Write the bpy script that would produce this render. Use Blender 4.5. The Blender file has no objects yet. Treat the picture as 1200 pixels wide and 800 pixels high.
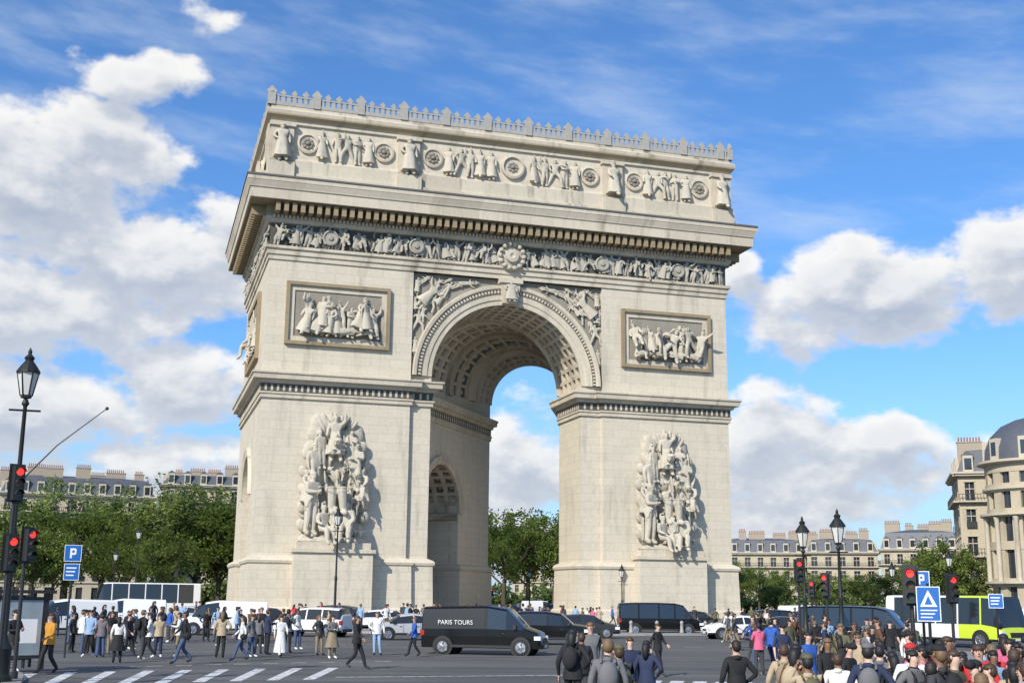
import bpy, bmesh, math, random
from mathutils import Vector, Matrix
random.seed(7)
scene=bpy.context.scene
# ---------------------------------------------------------------- helpers
class MB:
    def __init__(s): s.v=[];s.f=[];s.m=[]
    def add(s,vs,fs,m=0):
        o=len(s.v); s.v+=[tuple(p) for p in vs]
        for f in fs: s.f.append(tuple(o+i for i in f)); s.m.append(m)
    def box(s,x0,x1,y0,y1,z0,z1,m=0):
        s.add([(x0,y0,z0),(x1,y0,z0),(x1,y1,z0),(x0,y1,z0),(x0,y0,z1),(x1,y0,z1),(x1,y1,z1),(x0,y1,z1)],
              [(0,3,2,1),(4,5,6,7),(0,1,5,4),(1,2,6,5),(2,3,7,6),(3,0,4,7)],m)
    def quad(s,a,b,c,d,m=0): s.add([a,b,c,d],[(0,1,2,3)],m)
    def tube(s,pts,rs,m=0,seg=6,caps=True):
        V=Vector;vv=[];ff=[]
        for i,p in enumerate(pts):
            d=(V(pts[min(i+1,len(pts)-1)])-V(pts[max(i-1,0)])).normalized()
            a=Vector((1,0,0)) if abs(d.z)>.95 else d.orthogonal().normalized();b=d.cross(a).normalized();a=b.cross(d)
            for q in range(seg):
                t=2*math.pi*q/seg; vv.append(V(p)+(a*math.cos(t)+b*math.sin(t))*rs[i])
        for i in range(len(pts)-1):
            for q in range(seg):
                A=i*seg+q;B=i*seg+(q+1)%seg;ff.append((A,B,B+seg,A+seg))
        if caps: ff.append(tuple(range(seg))[::-1]);ff.append(tuple((len(pts)-1)*seg+q for q in range(seg)))
        s.add(vv,ff,m)
    def blob(s,c,r,m,seg=8,rings=6,zmin=None):
        vv=[];ff=[]
        for i in range(rings+1):
            th=math.pi*i/rings
            for q in range(seg):
                ph=2*math.pi*q/seg;z=c[2]+r[2]*math.cos(th)
                if zmin is not None: z=max(z,zmin)
                vv.append((c[0]+r[0]*math.sin(th)*math.cos(ph),c[1]+r[1]*math.sin(th)*math.sin(ph),z))
        for i in range(rings):
            for q in range(seg):
                a=i*seg+q;b=i*seg+(q+1)%seg;ff.append((a,a+seg,b+seg,b))
        s.add(vv,ff,m)
    def lathe(s,prof,c=(0,0,0),m=0,seg=12,axis='z'):
        vv=[];ff=[];n=len(prof)
        for r,z in prof:
            for q in range(seg):
                t=2*math.pi*q/seg;a,b=r*math.cos(t),r*math.sin(t)
                p=(a,b,z) if axis=='z' else (a,z,b)
                vv.append((c[0]+p[0],c[1]+p[1],c[2]+p[2]))
        for i in range(n-1):
            for q in range(seg):
                A=i*seg+q;B=i*seg+(q+1)%seg;ff.append((A,B,B+seg,A+seg))
        s.add(vv,ff,m)
    def mesh(s,name,mats,smooth=False):
        me=bpy.data.meshes.new(name); me.from_pydata(s.v,[],s.f)
        for m in mats: me.materials.append(m)
        me.polygons.foreach_set('material_index',s.m)
        if smooth: me.polygons.foreach_set('use_smooth',[True]*len(s.f))
        me.update(); return me
    def obj(s,name,mats,parent=None,smooth=False,sharp=None,**k):
        me=s.mesh(name,mats,smooth or sharp is not None)
        if sharp is not None: me.set_sharp_from_angle(angle=math.radians(sharp))
        return mkobj(name,me,parent,**k)
def mkobj(name,me,parent=None,loc=(0,0,0),rot=0,scale=(1,1,1)):
    o=bpy.data.objects.new(name,me); scene.collection.objects.link(o)
    o.location=loc; o.scale=scale
    if hasattr(rot,'__len__'): o.rotation_euler=rot
    else: o.rotation_euler=(0,0,rot)
    if parent: o.parent=parent
    return o
def empty(name,loc=(0,0,0),rot=0):
    o=bpy.data.objects.new(name,None); scene.collection.objects.link(o); o.location=loc;o.rotation_euler=(0,0,rot); return o
def sweep(mb,path,prof,m=0,closed=False):
    n=len(path); P=[Vector(p) for p in path]; offs=[]
    for i in range(n):
        dirs=[]
        if closed or i>0: dirs.append((P[i]-P[i-1]).normalized())
        if closed or i<n-1: dirs.append((P[(i+1)%n]-P[i]).normalized())
        ns=[Vector((d.y,-d.x)) for d in dirs]
        if len(ns)==1: offs.append(ns[0])
        else:
            b=(ns[0]+ns[1]).normalized(); offs.append(b/max(.3,b.dot(ns[0])))
    vs=[]
    for o,z in prof:
        for i in range(n):
            q=P[i]+offs[i]*o; vs.append((q.x,q.y,z))
    fs=[];K=n if closed else n-1
    for j in range(len(prof)-1):
        for i in range(K):
            a=j*n+i;b=j*n+(i+1)%n; fs.append((a,b,b+n,a+n))
    mb.add(vs,fs,m)
def arcwall(mb,org,ex,x0,x1,z1,cx,r,zs,seg=24,m=0):
    O=Vector(org);E=Vector(ex)
    P=lambda s,z:(O.x+E.x*s,O.y+E.y*s,z)
    if x0<cx-r-1e-6: mb.quad(P(x0,zs),P(cx-r,zs),P(cx-r,z1),P(x0,z1),m)
    if x1>cx+r+1e-6: mb.quad(P(cx+r,zs),P(x1,zs),P(x1,z1),P(cx+r,z1),m)
    for i in range(seg):
        a=math.pi*(1-i/seg);b=math.pi*(1-(i+1)/seg)
        A=(cx+r*math.cos(a),zs+r*math.sin(a));B=(cx+r*math.cos(b),zs+r*math.sin(b))
        mb.quad(P(*A),P(*B),P(B[0],z1),P(A[0],z1),m)
# ---------------------------------------------------------------- node helpers
def newmat(name):
    m=bpy.data.materials.new(name);m.use_nodes=True
    return m,m.node_tree,m.node_tree.nodes['Principled BSDF']
class N:
    def __init__(s,t): s.t=t
    def n(s,ty,**k):
        x=s.t.nodes.new(ty)
        for a,b in k.items(): setattr(x,a,b)
        return x
    def _in(s,nd,i,v):
        if v is None: return
        if isinstance(v,bpy.types.NodeSocket): s.t.links.new(v,nd.inputs[i])
        else: nd.inputs[i].default_value=v
    def M(s,op,a,b=None,c=None,clamp=False):
        x=s.n('ShaderNodeMath',operation=op,use_clamp=clamp)
        for i,v in enumerate((a,b,c)): s._in(x,i,v)
        return x.outputs[0]
    def V(s,op,a,b=None,out=0):
        x=s.n('ShaderNodeVectorMath',operation=op); s._in(x,0,a); s._in(x,1,b); return x.outputs[out]
    def scale(s,a,f):
        x=s.n('ShaderNodeVectorMath',operation='SCALE'); s._in(x,0,a); s._in(x,'Scale',f); return x.outputs[0]
    def comb(s,a,b,c=0.0):
        x=s.n('ShaderNodeCombineXYZ'); s._in(x,0,a);s._in(x,1,b);s._in(x,2,c);return x.outputs[0]
    def noise(s,v,scale,detail=4,rough=.5):
        x=s.n('ShaderNodeTexNoise'); s._in(x,'Vector',v); x.inputs['Scale'].default_value=scale
        x.inputs['Detail'].default_value=detail;x.inputs['Roughness'].default_value=rough
        return x.outputs[0]
    def mr(s,v,a,b,c=0.,d=1.,smooth=True):
        x=s.n('ShaderNodeMapRange',interpolation_type='SMOOTHSTEP' if smooth else 'LINEAR')
        for i,q in enumerate((v,a,b,c,d)): s._in(x,i,q)
        return x.outputs[0]
    def mix(s,f,a,b,mode='MIX'):
        x=s.n('ShaderNodeMix',data_type='RGBA',blend_type=mode)
        s._in(x,0,f); s._in(x,6,a if isinstance(a,bpy.types.NodeSocket) else (*a[:3],1)); s._in(x,7,b if isinstance(b,bpy.types.NodeSocket) else (*b[:3],1))
        return x.outputs[2]
def stone(name,c1,c2,bw=1.7,bh=.74,mort=.016,stain=.3,bump=.25,mortc=.72,local=False):
    m,t,b=newmat(name);k=N(t)
    pos=k.n('ShaderNodeTexCoord').outputs['Object'] if local else k.n('ShaderNodeNewGeometry').outputs['Position']
    sp=k.n('ShaderNodeSeparateXYZ');t.links.new(pos,sp.inputs[0])
    h=k.M('ADD',sp.outputs[0],sp.outputs[1])
    if bw:
        br=k.n('ShaderNodeTexBrick');t.links.new(k.comb(h,sp.outputs[2]),br.inputs[0])
        br.inputs['Color1'].default_value=(*c1,1);br.inputs['Color2'].default_value=(*c2,1)
        br.inputs['Mortar'].default_value=(*[x*mortc for x in c1],1)
        br.inputs['Scale'].default_value=1;br.inputs['Mortar Size'].default_value=mort;br.inputs['Mortar Smooth'].default_value=.3
        br.inputs['Brick Width'].default_value=bw;br.inputs['Row Height'].default_value=bh
        col=br.outputs[0]
    else:
        col=k.mix(k.noise(pos,.8,4),c1,c2)
    st=k.noise(k.comb(k.M('MULTIPLY',h,.9),k.M('MULTIPLY',sp.outputs[2],.14)),1.0,6,.62)
    st=k.mr(st,.5,.78,1.0,1.0-stain)
    fine=k.mr(k.noise(pos,3.5,6,.7),.25,.75,.88,1.08,False)
    col=k.scale(col,k.M('MULTIPLY',st,fine))
    t.links.new(col,b.inputs['Base Color']); b.inputs['Roughness'].default_value=.9
    b.inputs['Specular IOR Level'].default_value=.2
    bp=k.n('ShaderNodeBump');bp.inputs['Strength'].default_value=bump;bp.inputs['Distance'].default_value=.05
    t.links.new(k.noise(pos,6,6,.65),bp.inputs['Height']);t.links.new(bp.outputs[0],b.inputs['Normal'])
    return m
def flat(name,c,rough=.6,metal=0.,var=.12,spec=.5,scale=4.,coat=0,emit=0):
    m,t,b=newmat(name);k=N(t)
    pos=k.n('ShaderNodeTexCoord').outputs['Object']
    n=k.noise(pos,scale,4,.6)
    col=k.mix(n,[x*(1-var) for x in c],[min(1,x*(1+var)) for x in c])
    t.links.new(col,b.inputs['Base Color']);b.inputs['Roughness'].default_value=rough;b.inputs['Metallic'].default_value=metal
    b.inputs['Specular IOR Level'].default_value=spec;b.inputs['Coat Weight'].default_value=coat;b.inputs['Coat Roughness'].default_value=.06
    if emit: b.inputs['Emission Color'].default_value=(*c,1);b.inputs['Emission Strength'].default_value=emit
    return m
S_WALL=stone('limestone_blocks',(.63,.562,.448),(.585,.525,.418))
S_TRIM=stone('limestone_trim',(.60,.532,.42),(.50,.44,.345),bw=2.3,bh=50,stain=.55)
S_CORN=stone('limestone_cornice_weathered',(.50,.44,.34),(.36,.31,.24),bw=0,stain=.5)
S_SCULPT=stone('limestone_sculpture',(.58,.53,.435),(.44,.40,.325),bw=0,stain=.4,bump=.5)
S_REL=stone('limestone_relief',(.58,.525,.43),(.44,.40,.32),bw=0,stain=.35)
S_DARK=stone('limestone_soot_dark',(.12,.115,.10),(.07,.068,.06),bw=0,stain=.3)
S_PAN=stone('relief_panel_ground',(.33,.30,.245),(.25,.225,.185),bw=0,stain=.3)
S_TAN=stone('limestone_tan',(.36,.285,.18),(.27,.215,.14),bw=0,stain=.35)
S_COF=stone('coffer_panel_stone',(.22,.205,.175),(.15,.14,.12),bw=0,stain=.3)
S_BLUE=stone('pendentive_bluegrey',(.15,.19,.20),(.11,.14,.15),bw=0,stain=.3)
LEAD=flat('lead_capping',(.12,.11,.10),.6)
# ---------------------------------------------------------------- figures
def seg_d(p,a,b):
    ab=b-a;t=max(0,min(1,(p-a).dot(ab)/max(1e-9,ab.dot(ab))));return (p-(a+ab*t)).length
POSE={
 'stand':dict(L=((.25,.03,1.13),(.25,-.05,.88)),R=((-.25,.02,1.13),(-.25,-.05,.88)),lL=((.10,-.02,.50),(.12,.02,.085)),lR=((-.10,-.02,.50),(-.12,.02,.085))),
 'contra':dict(L=((.27,.05,1.14),(.29,-.06,.90)),R=((-.34,.06,1.17),(-.19,-.08,1.02)),lL=((.11,-.10,.51),(.17,-.06,.085)),lR=((-.09,0,.50),(-.08,.03,.085))),
 'walk':dict(L=((.24,.13,1.15),(.24,.10,.90)),R=((-.24,-.10,1.15),(-.22,-.28,.99)),lL=((.09,-.17,.54),(.09,-.30,.10)),lR=((-.09,-.02,.50),(-.09,.30,.17))),
 'walk2':dict(R=((-.24,.13,1.15),(-.24,.12,.90)),L=((.25,-.08,1.15),(.20,-.25,1.03)),lR=((-.09,-.15,.53),(-.09,-.24,.10)),lL=((.09,.0,.50),(.09,.26,.15))),
 'phone':dict(L=((.23,-.06,1.16),(.08,-.28,1.20)),R=((-.23,-.06,1.16),(-.08,-.27,1.17)),lL=((.10,-.04,.50),(.13,.0,.085)),lR=((-.10,0,.50),(-.12,.03,.085))),
 'photo':dict(L=((.25,-.20,1.30),(.08,-.34,1.52)),R=((-.25,-.20,1.30),(-.08,-.34,1.52)),lL=((.10,-.04,.50),(.12,.0,.085)),lR=((-.10,0,.50),(-.12,.03,.085))),
 'raise':dict(L=((.36,-.05,1.52),(.34,-.10,1.80)),R=((-.30,.0,1.16),(-.34,-.16,.98)),lL=((.12,-.14,.54),(.20,-.08,.085)),lR=((-.10,0,.50),(-.10,.05,.085))),
 'fly':dict(L=((.36,-.02,1.50),(.52,-.05,1.70)),R=((-.33,.0,1.30),(-.45,-.05,1.48)),lL=((.10,-.14,.52),(.05,.0,.14)),lR=((-.12,.02,.50),(-.16,.05,.12))),
 'lunge':dict(L=((.38,-.1,1.42),(.60,-.15,1.34)),R=((-.36,-.05,1.30),(-.50,-.05,1.10)),lL=((.36,-.10,.60),(.42,-.02,.09)),lR=((-.26,.0,.50),(-.46,.02,.09))),
 'sit':dict(L=((.26,-.08,1.12),(.20,-.32,1.0)),R=((-.28,-.05,1.13),(-.30,-.30,1.05)),lL=((.15,-.42,.88),(.15,-.40,.45)),lR=((-.13,-.40,.86),(-.15,-.46,.44))),
}
def figure(name,pose,skirt=0,hair='short',bag=None,sub=1,bulk=1.0,hands=True,wings=False,limb=1.0,hem=False):
    P=POSE[pose]; V=Vector
    J={};R={}
    def j(n,co,r): J[n]=V(co);R[n]=r if isinstance(r,tuple) else (r,r)
    B=bulk
    j('pel',(0,0,.96),(.150*B,.115*B)); j('sp',(0,0,1.12),(.135*B,.10*B)); j('ch',(0,-.01,1.29),(.165*B,.115*B))
    j('nb',(0,.0,1.435),.07*limb); j('nk',(0,-.005,1.50),.052*limb); j('hd',(0,-.02,1.585),(.072*limb,.085*limb)); j('ht',(0,-.015,1.67),(.072*limb,.085*limb))
    E=[('pel','sp'),('sp','ch'),('ch','nb'),('nb','nk'),('nk','hd'),('hd','ht')]
    zone={('pel','sp'):2,('sp','ch'):2,('ch','nb'):2,('nb','nk'):0,('nk','hd'):0,('hd','ht'):0}
    for s,S in ((1,'L'),(-1,'R')):
        e,w=P[S];e=V(e);w=V(w)
        j('sh'+S,(.165*s*B,0,1.395),.062*B); j('el'+S,e,.050*B*limb); j('wr'+S,w,.029*limb)
        h=w+(w-e).normalized()*.07; j('pa'+S,h,(.036*limb,.022*limb))
        kn,an=P['l'+S];kn=V(kn);an=V(an)
        j('hp'+S,(.085*s*B,0,.90),.092*B); j('kn'+S,kn,.068*B*limb); j('an'+S,an,.052*B*limb)
        j('to'+S,(an.x+.02*s,an.y-.17,max(.035,an.z-.05) if an.z<.13 else an.z-.09),.038*limb)
        E+=[('ch','sh'+S),('sh'+S,'el'+S),('el'+S,'wr'+S),('wr'+S,'pa'+S),('pel','hp'+S),('hp'+S,'kn'+S),('kn'+S,'an'+S),('an'+S,'to'+S)]
        zone.update({('ch','sh'+S):2,('sh'+S,'el'+S):2,('el'+S,'wr'+S):5,('wr'+S,'pa'+S):0,('pel','hp'+S):3,('hp'+S,'kn'+S):3,('kn'+S,'an'+S):3,('an'+S,'to'+S):4})
    names=list(J);idx={n:i for i,n in enumerate(names)}
    me=bpy.data.meshes.new('t');me.from_pydata([J[n] for n in names],[(idx[a],idx[b]) for a,b in E],[])
    o=bpy.data.objects.new('t',me);scene.collection.objects.link(o)
    o.modifiers.new('s','SKIN')
    sd=me.skin_vertices[0].data
    for n in names: sd[idx[n]].radius=R[n]; sd[idx[n]].use_root=(n=='pel')
    ss=o.modifiers.new('b','SUBSURF');ss.levels=sub;ss.render_levels=sub
    dg=bpy.context.evaluated_depsgraph_get();dg.update()
    em=bpy.data.meshes.new_from_object(o.evaluated_get(dg))
    mb=MB();tube=mb.tube;blob=mb.blob
    vs=[v.co.copy() for v in em.vertices];mb.v=[tuple(v) for v in vs]
    for p in em.polygons:
        c=sum((vs[i] for i in p.vertices),V())/len(p.vertices)
        best=min(E,key=lambda e:seg_d(c,J[e[0]],J[e[1]])-.5*min(R[e[0]][0],R[e[1]][0]))
        mb.f.append(tuple(p.vertices));mb.m.append(zone[best])
    bpy.data.objects.remove(o);bpy.data.meshes.remove(me);bpy.data.meshes.remove(em)
    # nose, eyes, ears, mouth
    tube([(0,-.098,1.645),(0,-.122,1.612),(0,-.10,1.600)],[.008,.014,.010],0,5)
    for s in(1,-1):
        blob((.031*s,-.098,1.640),(.012,.008,.007),1,6,4); blob((.083*s,-.01,1.63),(.010,.018,.028),0,6,4)
    blob((0,-.10,1.578),(.022,.008,.006),0,6,4)
    L=limb
    blob((0,.005,1.668),(.083*L,.094*L,.068),1,10,8,zmin=1.645)
    blob((0,.032,1.625),(.083*L,.074*L,.095),1,10,8)
    if hair=='long':
        tube([(0,.05,1.66),(0,.075,1.58),(0,.09,1.48),(0,.085,1.36)],[.075,.082,.075,.04],1,8)
    if hair=='cap': tube([(0,-.07,1.69),(0,-.17,1.675)],[.07,.045],6,8);blob((0,.0,1.69),(.092,.102,.065),6,10,8,zmin=1.675)
    if hair=='helmet':
        tube([(0,-.10,1.74),(0,-.02,1.84),(0,.10,1.80),(0,.16,1.66)],[.02,.05,.05,.02],1,6)
    if hands:
        for s,S in ((1,'L'),(-1,'R')):
            e,w=V(P[S][0]),V(P[S][1]); d=(w-e).normalized(); side=d.cross(V((0,1,0)) if abs(d.y)<.8 else V((1,0,0))).normalized()
            base=w+d*.085
            fwd=V((0,-1,0)) - d*V((0,-1,0)).dot(d)
            fwd=fwd.normalized() if fwd.length>.1 else side
            inn=d.cross(fwd)*s
            for q,(off,ln) in enumerate(((-.027,.065),(-.009,.078),(.009,.073),(.026,.055))):
                p0=base-fwd*off; p1=p0+d*ln*.55; p2=p1+(d*.8+inn*.5).normalized()*ln*.5
                tube([p0-d*.02,p0,p1,p2],[.010,.010,.0085,.006],0,5)
            p0=w+d*.045+fwd*.028;p1=p0+(d+fwd*.9).normalized()*.035;p2=p1+(d*1.0+inn*.3).normalized()*.03
            tube([p0-fwd*.015,p0,p1,p2],[.012,.012,.010,.007],0,5)
    if hem:
        K=14;vv=[];ff=[];zz=[1.16,1.04,.93,.84];rr=[(.142,.112),(.155,.125),(.172,.142),(.180,.152)]
        for z,(ra,rb) in zip(zz,rr):
            for q in range(K):
                a=2*math.pi*q/K;w_=1+.04*math.sin(a*4+z*9);vv.append((math.cos(a)*ra*B*w_,math.sin(a)*rb*B*w_,z))
        for i in range(3):
            for q in range(K):
                a=i*K+q;b=i*K+(q+1)%K;ff.append((a,a+K,b+K,b))
        mb.add(vv,ff,2);mb.tube([(0,.01,1.41),(0,.0,1.475)],[.085,.066],2,10)
    if skirt>0:
        K=16; zb=max(.05,.96-skirt); n=6;vv=[];ff=[]
        for i in range(n+1):
            t=i/n;z=1.06+(zb-1.06)*t
            for q in range(K):
                a=2*math.pi*q/K
                rr=(.135+.10*t)*(1+.16*t*math.sin(a*5+1.3*t))*B
                sway=sum(V(P['l'+S][0]).y for S in'LR')*.3*t
                vv.append((math.cos(a)*rr*1.15,math.sin(a)*rr*.95+sway,z))
        for i in range(n):
            for q in range(K):
                a=i*K+q;b=i*K+(q+1)%K;ff.append((a,a+K,b+K,b))
        mb.add(vv,ff,3);mb.add(vv[-K:],[tuple(range(K))],3)
    if wings:
        for s in (1,-1):
            for q in range(7):
                a=math.radians(20+q*14); Lw=.8-.07*q;x0=.12*s;z0=1.38
                p1=(x0+s*Lw*math.cos(a)*.6,.14,z0+Lw*math.sin(a)*.6);p2=(x0+s*Lw*math.cos(a-.35),.10,z0+Lw*math.sin(a-.35))
                tube([(x0,.10,z0-.02*q),p1,p2],[.05,.065,.02],2,5)
    if bag=='backpack':
        blob((0,.19,1.22),(.15,.10,.21),6,10,8)
        for s in(1,-1): tube([(.10*s,.12,1.40),(.10*s,0,1.465),(.11*s,-.115,1.38),(.12*s,-.12,1.2),(.13*s,.06,1.08)],[.018]*5,6,5)
    if bag=='shoulder':
        blob((.26,.05,.93),(.06,.14,.12),6,8,6)
        tube([(.24,.05,1.02),(.17,.08,1.3),(.05,0,1.475),(-.02,-.10,1.35),(.2,-.12,1.05)],[.012]*5,6,5)
    return mb.mesh(name,[],True)
SREL_ME={}
def statue_mesh(key,mat,**kw):
    kk=(key,mat.name,tuple(sorted(kw.items())))
    if kk not in SREL_ME:
        me=figure('statue_'+key,key,**kw)
        for i in range(7): me.materials.append(mat)
        SREL_ME[kk]=me
    return SREL_ME[kk]
# ---------------------------------------------------------------- triumphal arch
arch=empty('triumphal_arch')
AX=7.13;Bf=(4.5,22.)
A=Vector((-7.13,6.5));Bv=Vector(Bf);eW=(Bv-A).normalized();nW=Vector((eW.y,-eW.x))
low=[(1.1,0),(1.1,.55),(.75,.6),(.75,1.3),(.5,1.5),(.42,4.95),(.55,5.05),(.6,5.25),(.45,5.45),(0,5.65),(0,18.9)]
imp=[(0,18.9),(.18,18.95),(.18,19.25),(.28,19.3),(.28,19.45)]
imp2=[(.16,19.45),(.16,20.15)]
imp3=[(.16,20.15),(.4,20.2),(.45,20.45),(.85,20.5),(.88,20.85),(1.0,20.95),(1.0,21.1),(.1,21.25),(0,21.25)]
mb=MB()
o1,o2=1.9,10.9
q1=A+eW*o1;q2=A+eW*o2;dp=5.0
lp1=[(-18,7.2),(-22,7.2),(-22,0),(-9.1,0),(-9.1,.4),(-AX,.4),(-AX,6.5),tuple(q1),tuple(q1-nW*dp)]
lp2=[tuple(q2-nW*dp),tuple(q2),Bf]
lp3=[(-22,22),(-22,14.8),(-18,14.8)]
rp=[(14.3,22),(AX,6.5),(AX,.4),(9.1,.4),(9.1,0),(22,0),(22,22)]
for p in (lp1,lp2,lp3,rp): sweep(mb,p,low,0)
back=[Bf,(-22,22)];back2=[(22,22),(14.3,22)]
for p in(back,back2): sweep(mb,p,low+[(0,21.25)],0)
lpf=[(-22,22),(-22,0),(-9.1,0),(-9.1,.4),(-AX,.4),(-AX,6.5),Bf]
for p in(lpf,rp):
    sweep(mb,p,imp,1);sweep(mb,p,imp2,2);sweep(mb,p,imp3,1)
def studs(mb,p,z0,z1,off,w,gap,dpt,m):
    for i in range(len(p)-1):
        a=Vector(p[i]);b=Vector(p[i+1]);L=(b-a).length
        if L<1: continue
        e=(b-a).normalized();n=Vector((e.y,-e.x));k=int(L/(w+gap))
        for q in range(k):
            c=a+e*((q+.5)*L/k)
            P=[c-e*w/2+n*off,c+e*w/2+n*off,c+e*w/2+n*(off+dpt),c-e*w/2+n*(off+dpt)]
            vv=[(t.x,t.y,z0) for t in P]+[(t.x,t.y,z1) for t in P]
            mb.add(vv,[(0,3,2,1),(4,5,6,7),(0,1,5,4),(1,2,6,5),(2,3,7,6),(3,0,4,7)],m)
for p in(lpf,rp):
    studs(mb,p,19.55,20.05,.15,.20,.30,.05,1)
arcwall(mb,(-22,22),(0,-1),7.2,14.8,18.9,11.,3.8,11.2)
mb.quad((-18,7.2,0),(-18,14.8,0),(-18,14.8,18.9),(-18,7.2,18.9),0)
def soffit(mb,org,ex,nn,dep,cx,r,zs,seg=20,m=0):
    O=Vector(org);E=Vector(ex);Nn=Vector(nn)
    for i in range(seg):
        a=math.pi*i/seg;b=math.pi*(i+1)/seg
        P=lambda t,d:(O.x+E.x*(cx+r*math.cos(t))+Nn.x*d,O.y+E.y*(cx+r*math.cos(t))+Nn.y*d,zs+r*math.sin(t))
        mb.quad(P(a,0),P(b,0),P(b,dep),P(a,dep),m)
soffit(mb,(-22,22),(0,-1),(1,0),4,11,3.8,11.2)
R2=(o2-o1)/2;oc=(o1+o2)/2
arcwall(mb,tuple(A),tuple(eW),o1,o2,18.9,oc,R2,10.6)
bk1=q1-nW*(dp-.01);bk2=q2-nW*(dp-.01)
mb.quad((bk1.x,bk1.y,0),(bk2.x,bk2.y,0),(bk2.x,bk2.y,18.9),(bk1.x,bk1.y,18.9),0)
def ring(mb,org,ex,nn,cx,zs,prof,seg=48,m=0):
    O=Vector(org);E=Vector(ex);Nn=Vector(nn)
    vs=[];n=len(prof)
    for i in range(seg+1):
        t=math.pi*i/seg
        for r,o in prof:
            s=cx+r*math.cos(t);vs.append((O.x+E.x*s+Nn.x*o,O.y+E.y*s+Nn.y*o,zs+r*math.sin(t)))
    fs=[]
    for i in range(seg):
        for k in range(n-1):
            a=i*n+k;fs.append((a,a+1,a+n+1,a+n))
    mb.add(vs,fs,m)
ring(mb,tuple(A),tuple(eW),tuple(nW),oc,10.6,[(R2,0),(R2,.15),(R2+.45,.2),(R2+.5,.32),(R2+.85,.32),(R2+.9,0)],m=1)
ring(mb,(-22,22),(0,-1),(-1,0),11,11.2,[(3.8,0),(3.8,.15),(4.2,.2),(4.5,.3),(4.6,0)],m=1)
for (pa,pb) in ((q1,q1-nW*dp),(q2-nW*dp,q2)):
    sweep(mb,[tuple(pa),tuple(pb)],[(0,9.9),(.25,10.0),(.3,10.3),(.4,10.4),(.4,10.58),(0,10.6)],1)
ZU=31.2
mb.quad((-22,0,21.25),(-9.1,0,21.25),(-9.1,0,ZU),(-22,0,ZU),0)
mb.quad((9.1,0,21.25),(22,0,21.25),(22,0,ZU),(9.1,0,ZU),0)
mb.quad((-9.1,0,21.25),(-9.1,.4,21.25),(-9.1,.4,ZU),(-9.1,0,ZU),0)
mb.quad((9.1,.4,21.25),(9.1,0,21.25),(9.1,0,ZU),(9.1,.4,ZU),0)
arcwall(mb,(0,.4),(1,0),-9.1,9.1,ZU,0,AX,21.7,48,9)
for s in(-1,1):
    mb.quad((s*AX,.4,21.2),(s*9.1,.4,21.2),(s*9.1,.4,21.7),(s*AX,.4,21.7),0)
    mb.quad((s*AX,.4,21.2),(s*AX,6.5,21.2),(s*AX,6.5,21.7),(s*AX,.4,21.7),0)
for s in(-1,1): mb.quad((s*22,0,21.25),(s*22,22,21.25),(s*22,22,ZU),(s*22,0,ZU),0)
FC=9.4;FR=4.9;FZ=22.9
arcwall(mb,(0,22),(1,0),-22,22,ZU,FC,FR,FZ,40,0)
mb.quad((-22,22,21.25),(4.5,22,21.25),(4.5,22,FZ),(-22,22,FZ),0);mb.quad((14.3,22,21.25),(22,22,21.25),(22,22,FZ),(14.3,22,FZ),0)
ring(mb,(0,.4),(1,0),(0,-1),0,21.7,[(AX,0),(AX,.12),(7.55,.14),(7.6,.24),(8.1,.26),(8.15,.34),(8.16,.34)],72,1)
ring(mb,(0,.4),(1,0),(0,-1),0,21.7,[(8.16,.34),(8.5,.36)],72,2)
ring(mb,(0,.4),(1,0),(0,-1),0,21.7,[(8.5,.36),(8.62,.52),(8.9,.55),(8.95,.45),(9.0,0)],72,1)
for q in range(84):
    t=math.pi*(q+.5)/84
    c=Vector((8.33*math.cos(t),0,21.7+8.33*math.sin(t)));w=.09
    ex=Vector((-math.sin(t),0,math.cos(t)));er=Vector((math.cos(t),0,math.sin(t)))
    vv=[c+ex*a*w+er*b*.12+Vector((0,y,0)) for y in(.06,-.02) for a,b in((-1,-1),(1,-1),(1,1),(-1,1))]
    mb.add(vv,[(4,7,6,5),(0,4,5,1),(1,5,6,2),(2,6,7,3),(3,7,4,0)],1)
def vault(mb,f,nu,nv,m0,m1,inset=.16,dep=.35):
    for i in range(nu):
        for j in range(nv):
            a0,a1=i/nu,(i+1)/nu;t0,t1=j/nv,(j+1)/nv
            da=(a1-a0)*inset;dt=(t1-t0)*inset
            o=[f(a,t)[0] for a,t in((a0,t0),(a1,t0),(a1,t1),(a0,t1))]
            c=[f(a,t) for a,t in((a0+da,t0+dt),(a1-da,t0+dt),(a1-da,t1-dt),(a0+da,t1-dt))]
            i0=[p for p,_ in c];i1=[p+n*dep for p,n in c]
            mb.add(o+i0+i1,[(0,1,5,4),(1,2,6,5),(2,3,7,6),(3,0,4,7),(4,5,9,8),(5,6,10,9),(6,7,11,10),(7,4,8,11)],m0)
            mb.add(i1,[(0,1,2,3)],m1)
            cc=sum(i1,Vector())/4;nn=(c[0][1]);rr=min((i1[0]-i1[1]).length,(i1[1]-i1[2]).length)*.28
            e1=(i1[1]-i1[0]).normalized();e2=(i1[3]-i1[0]).normalized()
            ringv=[cc+(e1*math.cos(q*math.pi/4)+e2*math.sin(q*math.pi/4))*rr for q in range(8)]
            mb.add(ringv+[cc-nn*.18],[(q,(q+1)%8,8) for q in range(8)],m0)
def f1(a,t):
    th=math.pi*a; n=Vector((math.cos(th),0,math.sin(th)))
    return Vector((0,.4+6.1*t,21.7))+n*AX,n
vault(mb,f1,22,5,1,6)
def f2(a,t):
    th=math.pi*a; r=AX+(FR-AX)*t; n=Vector((math.cos(th),0,math.sin(th)))
    bul=1+.10*math.sin(math.pi*t)*math.sin(th)
    return Vector((FC*t,6.5+15.5*t,21.7+(FZ-21.7)*t))+n*r*bul,n
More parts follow.
